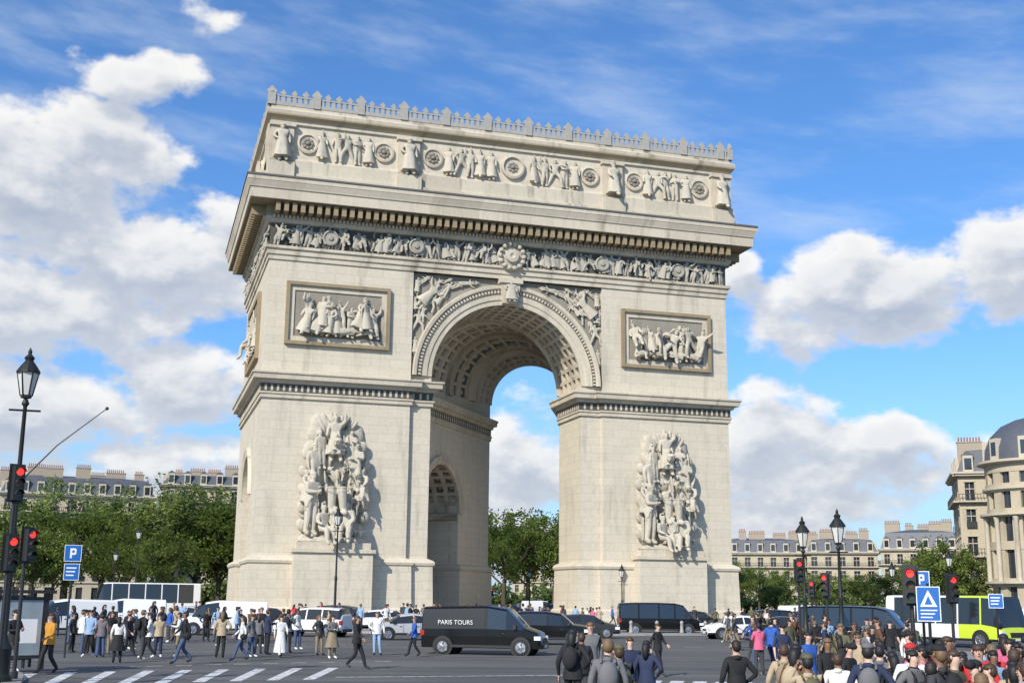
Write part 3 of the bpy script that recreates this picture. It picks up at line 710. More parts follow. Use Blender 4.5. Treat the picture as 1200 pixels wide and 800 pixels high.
    if label:
        for s in(-1,1):
            cu=bpy.data.curves.new('lettering','FONT');cu.body=label[0];cu.size=label[1];cu.align_x='CENTER';cu.extrude=.003
            o=bpy.data.objects.new('lettering',cu);scene.collection.objects.link(o);o.parent=root
            o.location=(label[2],s*(W*1.012+.006),label[3]);o.rotation_euler=(math.pi/2,0,0 if s<0 else math.pi)
            cu.materials.append(PLATE)
    return root
WHT=(.74,.74,.73);BK=(.007,.007,.008);SIL=(.42,.43,.44);DG=(.035,.037,.042)
HR=-.29
vehicle('black_van',ST['van'],BK,15.75,54,HR-.22,(-1.65,1.75),.34,label=('PARIS TOURS',.26,-1.1,1.25))
vehicle('silver_car',ST['sedan'],SIL,12.3,71,HR+math.pi+.25,(-1.4,1.4))
vehicle('dark_suv',ST['suv'],BK,18.6,66,HR-.1,(-1.4,1.4),.35)
vehicle('dark_car',ST['sedan'],DG,20.2,78,HR,(-1.4,1.4))
vehicle('black_minibus',ST['minibus'],BK,23.7,88,HR,(-1.8,1.85),.35)
vehicle('white_car',ST['sedan'],WHT,27.25,80,HR+math.pi+.15,(-1.4,1.4))
vehicle('dark_car',ST['sedan'],DG,29.1,78,HR+math.pi,(-1.4,1.4))
vehicle('black_minibus',ST['minibus'],BK,32.5,67,HR-.55,(-1.8,1.85),.35,label=('PTT TOUR',.24,-.4,.75))
vehicle('white_van',ST['van'],WHT,30.35,112,HR+.3,(-1.65,1.75),.34)
vehicle('white_van',ST['van'],WHT,-2.6,78,HR+math.pi+.6,(-1.65,1.75),.34)
vehicle('white_van',ST['van'],WHT,3.95,78,HR+math.pi+.2,(-1.65,1.75),.34)
vehicle('white_van',ST['van'],WHT,-.2,92,HR+math.pi+.3,(-1.65,1.75),.34)
vehicle('white_suv',ST['suv'],WHT,7.9,76,HR+math.pi-.3,(-1.4,1.4),.35)
vehicle('tour_coach',coach_st(9.2,3.35,1.6),WHT,.6,118,HR+math.pi+.45,(-2.4,3.2),.5,zb=.42,col2=WHT,split=-99)
vehicle('city_bus',coach_st(7.8,2.75,1.25),WHT,36.5,74,HR-1.0,(-2.2,2.5),.45,zb=.38,col2=(.55,.68,.05),split=1.5)
rnd=random.Random(4)
for bb,dd,ty,cc in ((-3.9,120,'suv',BK),(-1.8,118,'sedan',DG),(2.6,105,'sedan',SIL),(-1.6,98,'suv',BK),(5.6,100,'sedan',DG),(9.3,96,'suv',DG),(10.9,90,'sedan',WHT),(18.2,190,'van',WHT),(17.3,195,'suv',BK),(16.8,185,'sedan',DG),(18.9,180,'suv',SIL),(25.4,108,'sedan',BK),(28.4,100,'suv',BK),(33.9,96,'sedan',DG),(31.6,90,'suv',BK),(34.9,92,'sedan',BK),(6.5,120,'van',BK),(36,120,'suv',DG),(39,100,'van',WHT)):
    vehicle('parked_car' if ty=='sedan' else ('parked_suv' if ty=='suv' else 'parked_van'),ST[ty],cc,bb,dd,HR+rnd.choice((0,math.pi))+rnd.uniform(-.5,.5),(-1.4,1.4) if ty!='van' else (-1.65,1.75))
# ---------------------------------------------------------------- street furniture
IRON=flat('cast_iron_dark',(.022,.026,.024),.5,metal=.3);LG=flat('lantern_glass',(.62,.62,.58),.2,var=.05)
def lamp(b,d,H,sc=1.,arm=False):
    root=empty('street_lamp',site(b,d));mb=MB();h=H-1.25*sc
    mb.lathe([(.0,0),(.26*sc,0),(.26*sc,.25),(.20*sc,.32),(.20*sc,.9),(.23*sc,.95),(.13*sc,1.15),(.085*sc,1.3),(.075*sc,h*.5),(.10*sc,h*.52),(.06*sc,h*.55),(.045*sc,h-.2),(.09*sc,h-.12),(.05*sc,h)],m=0,seg=12)
    mb.tube([(-.35*sc,0,h-.3),(.35*sc,0,h-.3)],[.025*sc]*2,0,6)
    mb.obj('post',[IRON],root,sharp=40)
    mb=MB();r0,r1=.13*sc,.24*sc
    mb.lathe([(r0*.9,h+.05*sc),(r0,h+.1*sc),(r1,h+.62*sc)],m=1,seg=6)
    for q in range(6):
        a=2*math.pi*q/6;mb.tube([(r0*math.cos(a),r0*math.sin(a),h+.08*sc),(r1*math.cos(a),r1*math.sin(a),h+.64*sc)],[.018*sc]*2,0,4)
    mb.lathe([(0,h),(.12*sc,h+.03*sc),(.13*sc,h+.1*sc)],m=0,seg=6)
    mb.lathe([(r1*1.12,h+.62*sc),(r1*1.12,h+.67*sc),(r1*.7,h+.82*sc),(.09*sc,h+.92*sc),(.12*sc,h+.99*sc),(.04*sc,h+1.08*sc),(.05*sc,h+1.14*sc),(.0,h+1.25*sc)],m=0,seg=12)
    mb.obj('lantern',[IRON,LG],root)
    if arm:
        mb=MB();mb.tube([(0,0,5.2),(.9,-.1,6.25),(2.1,-.2,7.3)],[.03,.022,.012],0,6);mb.blob((2.1,-.2,7.3),(.05,.05,.05),0);mb.obj('flag_rod',[IRON],root)
    return root
lamp(-5.15,35,8.9,1.15,True)
lamp(8.85,76,7.8,1.0);lamp(.05,118,8.5);lamp(-.85,122,6.6);lamp(-2.6,125,7.5);lamp(6.1,112,6.)
lamp(30.2,60,6.35,1.25);lamp(31.75,58,6.55,1.35);lamp(22.,112,5.5);lamp(17.75,150,6);lamp(34,100,5.5);lamp(36.4,90,6)
RED=flat('signal_red_lit',(.9,.03,.02),.3,emit=2.);OFFG=flat('signal_lens_off',(.02,.04,.03),.3);OFFA=flat('signal_lens_amber_off',(.07,.04,.01),.3)
SIGB=flat('sign_blue',(.01,.12,.42),.45,var=.03);SIGW=flat('sign_white',(.75,.76,.77),.5,var=.03)
def signal(b,d,z,facing=0,heads=(0,)):
    root=empty('traffic_light',site(b,d),-math.radians(b)+facing);mb=MB()
    mb.lathe([(0,0),(.10,0),(.10,.3),(.055,.35),(.05,z+.9+max(heads))],m=0,seg=10)
    for hz in heads:
        zz=z+hz;w=.13
        mb.box(-w,w,-.27,-.06,zz,zz+.86,0);mb.box(-.2,.2,-.055,-.045,zz-.06,zz+.92,0)
        for i,m in enumerate((3,2,1)):
            zc=zz+.15+.28*i
            mb.lathe([(0,-.275),(.09,-.278),(.095,-.27)],(0,0,zc),m,14,'y')
            for q in range(8):
                a=math.pi*q/8;a2=math.pi*(q+1)/8
                mb.quad((.11*math.cos(a),-.27,zc+.11*math.sin(a)),(.11*math.cos(a2),-.27,zc+.11*math.sin(a2)),(.11*math.cos(a2),-.42,zc+.11*math.sin(a2)),(.11*math.cos(a),-.42,zc+.11*math.sin(a)),0)
    mb.obj('mast_and_heads',[BLK,RED,OFFA,OFFG],root)
signal(-5.25,33.5,2.9,.35,heads=(0,1.75));signal(-4.6,36,3.2,.6)
signal(29.95,54,3.2,.2);signal(31.15,52,2.6,-.3);signal(34.75,32,2.35,0);signal(36.4,44,2.4,.4);signal(30.5,70,2.6,0)
signal(16.0,150,2.6)
def psign(name,b,d,panels,H):
    root=empty(name,site(b,d),-math.radians(b));mb=MB()
    mb.lathe([(0,0),(.035,0),(.035,H)],m=0,seg=8)
    for (x,z,w,h,kind) in panels:
        mb.box(x-w/2,x+w/2,-.06,-.035,z,z+h,1);e=.02
        for bx in((x-w/2,x+w/2,z+h-e,z+h),(x-w/2,x+w/2,z,z+e),(x-w/2,x-w/2+e,z+e,z+h-e),(x+w/2-e,x+w/2,z+e,z+h-e)): mb.box(bx[0],bx[1],-.064,-.061,bx[2],bx[3],2)
        if kind=='P':
            u=h*.13;mb.box(x-u*1.3,x-u*.4,-.066,-.061,z+h*.2,z+h*.8,2);mb.box(x-u*.4,x+u*1.0,-.066,-.061,z+h*.68,z+h*.8,2);mb.box(x-u*.4,x+u*1.0,-.066,-.061,z+h*.40,z+h*.52,2);mb.box(x+u*.7,x+u*1.5,-.067,-.061,z+h*.44,z+h*.76,2)
        if kind=='T':
            mb.add([(x-w*.36,-.066,z+h*.42),(x+w*.36,-.066,z+h*.42),(x,-.066,z+h*.9)],[(0,1,2)],2)
            mb.add([(x-w*.17,-.069,z+h*.48),(x+w*.17,-.069,z+h*.48),(x,-.069,z+h*.74)],[(0,1,2)],1)
            for q in range(3): mb.box(x-w*.35,x+w*(.35-.1*q),-.066,-.061,z+h*(.30-.1*q),z+h*(.335-.1*q),2)
        if kind=='L':
            for q in range(3): mb.box(x-w*.35,x+w*(.3-.07*q),-.066,-.061,z+h*(.7-.22*q),z+h*(.78-.22*q),2)
    mb.obj('sign_panels',[IRON,SIGB,SIGW],root)
psign('parking_sign',-2.65,50,[(0,3.55,.62,.62,'P'),(0,2.85,.56,.62,'L')],4.2)
psign('parking_sign',35.2,34,[(0,2.75,.42,.42,'P')],3.2)
psign('crossing_sign',35.45,30,[(0,1.95,.52,.78,'T')],2.8)
psign('direction_sign',38.2,48,[(0,2.2,.5,.5,'L')],2.8)
root=empty('bus_shelter',site(-4.55,40),.35);mb=MB()
for x in(-.75,.75):
    for y in(0,1.3): mb.box(x-.04,x+.04,y-.04,y+.04,.13,2.35,0)
mb.box(-.95,.95,-.2,1.6,2.35,2.45,0);mb.box(-.71,.71,1.28,1.31,.35,2.3,1);mb.box(-.71,.71,-.03,.02,.45,2.25,0);mb.box(-.62,.62,-.045,-.03,.55,2.15,2);mb.box(-.5,.5,-.05,-.045,.9,1.6,3)
mb.box(-.6,.6,.8,1.15,.55,.6,0);mb.box(-.5,-.45,.9,1.1,.13,.55,0);mb.box(.45,.5,.9,1.1,.13,.55,0)
mb.obj('frame_and_panels',[BLK,GLASS,flat('poster_panel',(.25,.30,.33),.4,var=.4,scale=2),SIGW],root)
# ---------------------------------------------------------------- trees
def leafmat(name,c):
    m,t,b=newmat(name);k=N(t);pos=k.n('ShaderNodeNewGeometry').outputs['Position']
    n=k.noise(pos,.9,5,.7)
    col=k.mix(k.mr(n,.35,.65),[x*.6 for x in c],[x*1.35 for x in c]);t.links.new(col,b.inputs['Base Color']);b.inputs['Roughness'].default_value=.6
    tr=k.n('ShaderNodeBsdfTranslucent');t.links.new(k.scale(col,1.5),tr.inputs[0]);mx=k.n('ShaderNodeMixShader');mx.inputs[0].default_value=.4
    t.links.new(b.outputs[0],mx.inputs[1]);t.links.new(tr.outputs[0],mx.inputs[2]);t.links.new(mx.outputs[0],t.nodes['Material Output'].inputs[0]);return m
LEAF=[leafmat('leaves_light',(.19,.24,.05)),leafmat('leaves_mid',(.135,.18,.036)),leafmat('leaves_dark',(.075,.12,.025))]
BARK=stone('bark',(.12,.095,.07),(.07,.055,.04),bw=0)
def tree_mesh(seed,H=12.,W=9.,n=95,leaf=.34):
    r=random.Random(seed);mb=MB();tips=[]
    mb.tube([(0,0,0),(.1,0,H*.15),(0,.1,H*.32)],[.38,.27,.22],3,8)
    def br(p,d,L,rad,lv):
        p=Vector(p);m=p+d*L*.5+Vector((r.uniform(-.2,.2),r.uniform(-.2,.2),.1));q=p+d*L
        mb.tube([p,m,q],[rad,rad*.75,rad*.5],3,5)
        tips.append(q);tips.append(m)
        if lv<2:
            for i in range(3):
                nd=(d+Vector((r.uniform(-.8,.8),r.uniform(-.8,.8),r.uniform(-.2,.7)))).normalized();br(q,nd,L*.65,rad*.5,lv+1)
    for i in range(7):
        a=i*.9+r.random();br((0,.05,H*(.24+.03*i)),Vector((math.cos(a)*.8,math.sin(a)*.8,.75)).normalized(),H*.26,.14,0)
    for i in range(n):
        if i<len(tips) and i%2: c=tips[r.randrange(len(tips))]
        else:
            while 1:
                v=Vector((r.uniform(-1,1),r.uniform(-1,1),r.uniform(-1,1)))
                if .35<v.length<1: break
            c=Vector((v.x*W*.47*(1+.2*math.sin(seed+3*v.y)),v.y*W*.47,H*.62+v.z*H*.36))
        R=r.uniform(.6,1.25)*W/9;mt=r.choice((0,1,1,2))
        for q in range(72):
            v=Vector((r.gauss(0,.5),r.gauss(0,.5),r.gauss(0,.4)))*R;p=c+v;s=leaf*r.uniform(.6,1.2)
            a=Vector((r.gauss(0,1),r.gauss(0,1),r.gauss(0,1))).normalized();b_=a.orthogonal().normalized()
            mb.add([p+a*s*.6,p+b_*s*.35,p-a*s*.6,p-b_*s*.35],[(0,1,2,3)],mt)
    return mb.mesh('tree_crown',[*LEAF,BARK])
TM=[tree_mesh(i+1) for i in range(4)]
rt=random.Random(11)
def tree(b,d,H,name='chestnut_tree',wf=1.):
    s=H/11.5;mkobj(name,TM[rt.randrange(4)],None,site(b,d),rt.uniform(0,6),(s*wf,s*wf,s))
for bb,dd,H in ((-6,165,14),(-4.2,160,13.5),(-2.9,166,16.2),(-1.4,150,13),(0.2,158,14.8),(1.5,150,15.5),(2.6,160,15.6),(3.6,150,14.2),(4.6,145,13.8),(5.6,150,14),(-5,140,9),(-3.4,142,9),(1,138,9.5),(-.4,140,10),
   (15.2,215,17),(16.6,205,16.5),(17.7,212,16.5),(18.9,205,16),(20.2,215,15),
   (27.0,230,9.5),(28.2,225,8.2),(29.4,215,7.5),(30.6,210,7),(31.8,200,6.5),(33.0,190,6.5),(34.2,180,7),(35.2,160,8),(36.0,150,9.3),(36.9,152,8.5),(28.8,180,5),(26.6,190,8),(38.2,152,6)):
    tree(bb,dd,H)
mb=MB()
rh=random.Random(3)
for i in range(2600):
    bb=rh.uniform(-9,48);dd=rh.uniform(236,246);x,y,_=site(bb,dd);z=rh.uniform(.2,4)*(1-.3*math.sin(bb*3))
    for q in range(6):
        a=Vector((rh.gauss(0,1),rh.gauss(0,1),rh.gauss(0,1))).normalized();b_=a.orthogonal().normalized();p=Vector((x+rh.gauss(0,1),y+rh.gauss(0,1),z+rh.gauss(0,.4)))
        mb.add([p+a*.6,p+b_*.4,p-a*.6,p-b_*.4],[(0,1,2,3)],rh.choice((1,2)))
mb.obj('distant_shrubs',LEAF)
# ---------------------------------------------------------------- buildings
B_WALL=stone('building_limestone',(.52,.45,.33),(.45,.39,.29),bw=0,stain=.3,local=True);B_TRIM=stone('building_trim',(.56,.50,.39),(.48,.43,.34),bw=0,local=True)
SLATE=flat('slate_roof',(.085,.095,.115),.55,var=.25,scale=1.5);WIN=flat('window_glass',(.03,.035,.045),.08,spec=.8,var=.5,scale=.4);BRK=flat('chimney_render',(.36,.30,.23),.9);POT=flat('chimney_pot',(.32,.13,.07),.9)
def facade(mb,P,W,floors,fh,gf,bays):
    def bx(x0,x1,y0,y1,z0,z1,m):
        v=[P(a,b,c) for c in(z0,z1) for a,b in((x0,y0),(x1,y0),(x1,y1),(x0,y1))]
        mb.add(v,[(0,3,2,1),(4,5,6,7),(0,1,5,4),(1,2,6,5),(2,3,7,6),(3,0,4,7)],m)
    H=gf+floors*fh;bw=W/bays;ww=min(1.25,bw*.42)
    mb.quad(P(0,.3,0),P(W,.3,0),P(W,.3,H),P(0,.3,H),2)
    for i in range(bays+1):
        a=0 if i==0 else (i-.5)*bw+ww/2;c=W if i==bays else (i+.5)*bw-ww/2
        bx(a,c,0,.45,0,H,0)
    for i in range(bays):
        xa=(i+.5)*bw-ww/2;xb=xa+ww
        bx(xa,xb,.02,.44,gf*.8,gf+.35,0)
        for fl in range(floors):
            z=gf+fl*fh
            bx(xa,xb,.02,.44,z+fh*.78,z+fh+(.35 if fl<floors-1 else 0),0)
            bx(xa-.12,xb+.12,-.08,-.003,z+fh*.78,z+fh*.84,1)
            bx(xa+ww*.47,xb-ww*.47,.22,.28,z+.35,z+fh*.78,1);bx(xa,xb,.215,.27,z+fh*.52,z+fh*.55,1)
            if fl not in(1,floors-1): bx(xa-.05,xb+.05,-.22,-.18,z+.3,z+1.1,3)
    bx(-.1,W+.1,-.25,-.003,gf-.05,gf+.2,1)
    for fl in(1,floors-1):
        z=gf+fl*fh;bx(-.1,W+.1,-.7,-.003,z+.1,z+.28,1)
        bx(0,W,-.68,-.64,z+1.05,z+1.12,3)
        for q in range(int(W/.35)): bx(q*.35,q*.35+.06,-.675,-.65,z+.28,z+1.05,3)
    bx(-.3,W+.3,-.6,.2,H,H+.25,1);bx(-.45,W+.45,-.8,.2,H+.25,H+.5,1)
def haussmann(name,b,d,W,D,floors,tw=0,fh=3.3,gf=4.2,mh=4.2,bays=None,chim=5,seed=0):
    r=random.Random(seed);root=empty(name,site(b,d),-math.radians(b)+tw);mb=MB();bays=bays or int(W/2.6)
    h=W/2
    facade(mb,lambda x,y,z:(x-h,y,z),W,floors,fh,gf,bays)
    facade(mb,lambda x,y,z:(-h+y-.01,D-x,z),D-.01,floors,fh,gf,int(D/2.8))
    facade(mb,lambda x,y,z:(h-y+.01,x+.01,z),D-.01,floors,fh,gf,int(D/2.8))
    H=gf+floors*fh
    mb.quad((-h,D,0),(h,D,0),(h,D,H),(-h,D,H),0)
    mb.obj('walls_and_windows',[B_WALL,B_TRIM,WIN,BLK],root)
    mb=MB();z0=H+.5;z1=z0+mh*.8;z2=z0+mh;i1=1.1;i2=D*.4
    L=[[(-h,.1,z0),(h,.1,z0),(h,D,z0),(-h,D,z0)],[(-h+i1,i1,z1),(h-i1,i1,z1),(h-i1,D-i1,z1),(-h+i1,D-i1,z1)],[(-h+i2,i2,z2),(h-i2,i2,z2),(h-i2,D-i2,z2),(-h+i2,D-i2,z2)]]
    v=sum(L,[]);mb.add(v,[(j*4+q,j*4+(q+1)%4,(j+1)*4+(q+1)%4,(j+1)*4+q) for j in range(2) for q in range(4)]+[(8,9,10,11)],0)
    bw=W/bays
    for i in range(bays):
        x=-h+(i+.5)*bw
        if abs(x)>h-1.2: continue
        w=.6;mb.box(x-w,x+w,.05,1.5,z0,z0+2.1,1);mb.quad((x-w*.7,.04,z0+.3),(x+w*.7,.04,z0+.3),(x+w*.7,.04,z0+1.7),(x-w*.7,.04,z0+1.7),2)
        mb.add([(x-w-.1,-.02,z0+2.11),(x+w+.1,-.02,z0+2.11),(x,-.02,z0+2.6),(x-w-.1,1.8,z0+2.11),(x+w+.1,1.8,z0+2.11),(x,1.8,z0+2.6)],[(0,1,2),(0,2,5,3),(1,4,5,2)],0)
    for y in (3.5,7,10.5):
        if y<D-1 and int(D/2.8)>2:
            for s in(-1,1):
                xs=sorted((s*(h+.0),s*(h-1.4)));mb.box(xs[0],xs[1],y-.6,y+.6,z0,z0+2.1,1);xx=s*(h+.006);mb.quad((xx,y-.42,z0+.3),(xx,y+.42,z0+.3),(xx,y+.42,z0+1.7),(xx,y-.42,z0+1.7),2)
    mb.obj('mansard_roof',[SLATE,B_TRIM,WIN],root)
    mb=MB()
    for i in range(chim):
        x=-h+W*(i+.5)/chim+r.uniform(-1,1);y=r.uniform(2,D*.6);w=r.uniform(.8,1.8);zt=z2+r.uniform(.5,1.5)
        mb.box(x-w,x+w,y,y+.7,z1-1.5,zt,0);mb.box(x-w-.08,x+w+.08,y-.08,y+.78,zt,zt+.15,0)
        for q in range(int(w*2/.35)): mb.lathe([(.11,zt+.15),(.09,zt+.7),(0,zt+.7)],(x-w+.2+q*.35,y+.35,0),1,7)
    mb.obj('chimneys',[BRK,POT],root)
haussmann('haussmann_building',-2.6,232,26,14,5,.05,fh=3.0,mh=3.6,chim=7,seed=1)
haussmann('haussmann_building',-9.4,240,20,14,5,.1,fh=3.1,seed=8)
haussmann('cream_apartment_building',2.7,242,15,12,6,.0,fh=3.05,mh=2.2,chim=4,seed=2)
haussmann('haussmann_building',28.3,285,20,14,3,.05,fh=3.0,gf=3.6,mh=3.4,chim=5,seed=3)
haussmann('haussmann_building',31.9,280,15,14,3,.05,fh=3.0,gf=3.6,mh=3.2,chim=4,seed=4)
haussmann('haussmann_building',35.2,275,16,14,3,-.1,fh=3.1,gf=3.8,mh=4.2,chim=5,seed=5)
haussmann('haussmann_building',38.6,300,20,14,3,-.1,fh=3.0,gf=3.8,mh=3.0,chim=5,seed=6)
haussmann('haussmann_building',21,420,60,14,4,-.1,seed=12,bays=20)
haussmann('corner_wing',39.3,160,13,13,4,.1,fh=3.3,gf=4.4,mh=3.4,chim=3,seed=7)
root=empty('corner_rotunda_building',site(40.15,146));mb=MB();R=5.2;H=17.2;K=14
mb.lathe([(R-.4,0),(R-.4,H)],m=2,seg=56)
for q in range(K):
    a0=2*math.pi*q/K
    c=Vector((math.cos(a0),math.sin(a0)));t_=Vector((-c.y,c.x));ra,rb,w=R-.45,R-.02,.55;P=[c*ra-t_*w,c*ra+t_*w,c*rb+t_*w,c*rb-t_*w]
    v=[(p.x,p.y,0) for p in P]+[(p.x,p.y,H) for p in P];mb.add(v,[(0,1,5,4),(1,2,6,5),(2,3,7,6),(3,0,4,7)],0)
    mb.lathe([(.28,4.6),(.26,4.8),(.24,11),(.3,11.2),(.34,11.5)],((R+.3)*math.cos(a0),(R+.3)*math.sin(a0),0),1,10)
for z in(0,4.1,8.0,11.5,14.2,H-.9): mb.lathe([(R-.3,z),(R+.05,z),(R+.05,z+.9),(R-.3,z+.9)],m=0,seg=56)
for z,o in((4.3,.75),(11.5,.8),(14.3,.4),(H,.8)): mb.lathe([(R+.06,z),(R+o,z+.15),(R+o,z+.4),(R-.3,z+.45)],m=1,seg=56)
mb.obj('drum_walls',[B_WALL,B_TRIM,WIN],root,sharp=30)
mb=MB();mb.lathe([(R+.0,H+.45),(R-.1,H+1.8),(R-.7,H+3.2),(R-1.9,H+4.4),(R-3.4,H+5.1),(.6,H+5.4),(.5,H+5.8),(.0,H+6.0)],m=0,seg=40)
mb.obj('slate_dome',[SLATE],root,smooth=True)
mb=MB()
for q in range(9):
    a=2*math.pi*(q+.5)/9;c=Vector((math.cos(a),math.sin(a)));t_=Vector((-c.y,c.x))
    P=[c*(R-1.8)-t_*.6,c*(R-1.8)+t_*.6,c*(R+.1)+t_*.6,c*(R+.1)-t_*.6];v=[(p.x,p.y,H+.45) for p in P]+[(p.x,p.y,H+2.8) for p in P]
    mb.add(v,[(4,5,6,7),(0,1,5,4),(1,2,6,5),(2,3,7,6),(3,0,4,7)],0)
    P=[c*(R+.11)-t_*.38,c*(R+.11)+t_*.38];mb.quad((P[0].x,P[0].y,H+.9),(P[1].x,P[1].y,H+.9),(P[1].x,P[1].y,H+2.4),(P[0].x,P[0].y,H+2.4),1)
mb.obj('dormers',[B_TRIM,WIN],root)
# ---------------------------------------------------------------- people
SKIN=[flat('skin_%d'%i,c,.55,var=.08) for i,c in enumerate([(.55,.34,.25),(.42,.25,.17),(.22,.12,.075),(.60,.40,.31)])]
HAIR=[flat('hair_%d'%i,c,.6) for i,c in enumerate([(.02,.015,.012),(.06,.035,.02),(.16,.10,.05),(.012,.012,.012)])]
CL={}
def cloth(c):
    if c not in CL: CL[c]=flat('cloth_%d'%len(CL),c,.85,var=.25,scale=7)
    return CL[c]
C=dict(bk=(.015,.015,.017),gy=(.14,.14,.145),nv=(.02,.03,.07),wh=(.70,.69,.66),bg=(.42,.33,.22),ol=(.10,.10,.05),bl=(.03,.10,.38),or_=(.50,.24,.03),rd=(.50,.03,.03),pk=(.60,.12,.22),jn=(.06,.09,.17),kh=(.25,.20,.13),lb=(.25,.38,.55),tq=(.04,.40,.45),dg=(.045,.047,.05),br=(.12,.06,.03))
TP={}
def tmpl(pose,hair,skirt,bag):
    k_=(pose,hair,skirt,bag)
    if k_ not in TP:
        me=figure('person_'+pose,pose,hair=hair,skirt=skirt,bag=bag,sub=1,bulk=1.06,hem=(skirt==0))
        for i in range(7): me.materials.append(HAIR[0])
        TP[k_]=me
    return TP[k_]
rp_=random.Random(21)
def person(b,d,top,bot,rot=None,pose=None,hair=None,skirt=0,bag=None,h=None,bare=False,bagc='bk',z=0.):
    pose=pose or rp_.choice(('stand','contra','walk','walk2','phone','contra'));hair=hair or rp_.choice(('short','short','long','cap' if rp_.random()<.3 else 'short'))
    h=h or rp_.uniform(1.58,1.84)
    x,y,_=site(b,d)
    for v_ in VEH:
        if (v_[0]-x)**2+(v_[1]-y)**2<7.5: return
    s=h/1.735;o=mkobj('person',tmpl(pose,hair,skirt,bag),None,(x,y,z),rp_.uniform(0,6.28) if rot is None else rot-math.radians(b),(s,s,s))
    sk=rp_.choice(SKIN)
    ms=[sk,rp_.choice(HAIR),cloth(C[top]),cloth(C[bot]),cloth(C[rp_.choice(('bk','wh','dg'))]),sk if bare else cloth(C[top]),cloth(C[bagc])]
    for i,m in enumerate(ms): o.material_slots[i].link='OBJECT';o.material_slots[i].material=m
    return o
Bk=math.pi;Lw=-math.pi/2
person(-4.75,39,'bk','kh',.6,'phone',z=.13);person(-3.3,40,'or_','bk',Lw*.6,'walk2','long')
for bb,dd,tp,bt,ro,po,kw in [(-2.4,54,'dg','bk',1,'stand',{}),(-2.0,52,'wh','jn',2,'contra',{}),(-1.6,53,'bk','bk',0,'phone',{}),(-1.2,50,'gy','jn',3,'stand',{}),(-.8,52,'bk','kh',.5,'contra',{}),(-.5,46,'wh','bk',Bk,'stand',dict(skirt=.5,hair='long')),(-.1,50,'bk','bk',1,'walk',{}),(.5,48,'bk','dg',2,'contra',dict(bag='backpack')),(.8,49,'wh','bk',Lw,'walk2',{}),(1.2,50,'bg','nv',0,'stand',{}),
 (2.3,45,'bk','jn',-1.4,'walk',dict(bag='shoulder',h=1.8)),(3.9,49,'bg','bk',Bk,'contra',dict(hair='long')),(4.8,47,'wh','jn',Lw,'walk',dict(bag='shoulder')),(5.2,50,'gy','jn',1,'contra',{}),(5.6,60,'bk','bk',0,'stand',{}),(5.9,52,'nv','bk',2,'phone',{}),(6.5,50,'wh','wh',.3,'walk2',dict(skirt=.75,hair='long')),(7.2,57,'wh','jn',1,'contra',{}),(8.8,49,'gy','kh',.5,'phone',dict(skirt=.5,hair='long')),(9.9,42,'bk','bk',1.2,'walk',dict(bag='shoulder',hair='long')),(10.8,52,'wh','lb',0,'contra',dict(hair='long')),(12.5,51,'bl','bk',-1.3,'walk2',{}),
 (19.75,24,'bk','bk',Bk-.3,'contra',dict(bag='backpack',hair='long')),(20.15,27,'bk','dg',Bk,'phone',{}),(20.55,30,'gy','bk',0,'walk',{}),(21.35,18.6,'gy','jn',Bk,'stand',dict(bag='backpack',bagc='gy')),(21.85,19.2,'dg','bk',Bk+.3,'photo',dict(hair='cap',bag='backpack',bagc='ol')),(22.35,25.5,'nv','bk',.3,'walk',{}),(23.1,24,'nv','dg',2.8,'contra',{}),(23.6,40,'bk','bk',1,'walk2',{}),
 (27.1,21.5,'bk','bk',Bk+.4,'contra',dict(h=1.72)),(29.2,21,'bg','kh',Bk,'contra',dict(bag='backpack',bagc='kh')),(29.75,18.6,'br','gy',Bk-.5,'stand',dict(bag='backpack',bagc='bg')),(30.2,17.6,'bg','jn',Bk+.3,'photo',dict(bag='backpack',bagc='ol',hair='cap')),(31.1,24,'bk','bk',.5,'walk',{}),(31.5,20,'wh','bk',Bk,'contra',{}),(32.0,24,'bk','gy',1,'stand',{}),(32.8,18.5,'nv','nv',Bk,'contra',dict(bag='backpack',bagc='gy',hair='cap')),(33.3,21,'gy','bk',Bk,'photo',{}),(33.8,20,'bk','wh',Bk+.5,'contra',dict(hair='long')),(34.6,19.5,'wh','kh',Bk,'stand',dict(bag='shoulder',bagc='rd',bare=True)),(35.4,17,'bk','jn',Bk-.3,'contra',dict(bare=True)),(36.0,18.5,'dg','bk',2,'phone',dict(hair='long')),(36.7,20.5,'tq','jn',Bk,'stand',dict(bag='backpack')),(37.4,14.8,'wh','jn',Bk,'contra',dict(bare=True,bag='shoulder')),(37.9,22,'rd','bk',Bk,'stand',{}),(38.4,25,'pk','bk',Bk,'contra',dict(hair='long')),(38.8,19,'bk','bk',2.6,'photo',{}),(39.2,17,'lb','jn',Bk,'stand',{})]:
    person(bb,dd,tp,bt,ro,po,**kw)
cols=['bk','bk','dg','gy','nv','wh','wh','bg','ol','bl','rd','pk','lb','br','gy']
for i in range(34):
    dd=rp_.uniform(16.5,25);person(rp_.uniform(33.2,41),dd,rp_.choice(cols),rp_.choice(('bk','jn','kh','dg','nv')),bag=rp_.choice((None,None,'backpack','shoulder')),bare=rp_.random()<.4)
for i in range(34):
    dd=rp_.uniform(25,60);person(rp_.uniform(27.5,34.8),dd,rp_.choice(cols),rp_.choice(('bk','jn','kh','dg','nv')),bag=rp_.choice((None,None,'backpack','shoulder')),bare=rp_.random()<.4,skirt=.5 if rp_.random()<.1 else 0)
for i in range(38):
    person(rp_.uniform(-5,9),rp_.uniform(50,74),rp_.choice(cols),rp_.choice(('bk','jn','kh','dg')),bag=rp_.choice((None,'backpack','shoulder')))
for i in range(30):
    person(rp_.uniform(26,35),rp_.uniform(58,95),rp_.choice(cols),rp_.choice(('bk','jn','kh','dg')))
x=-30
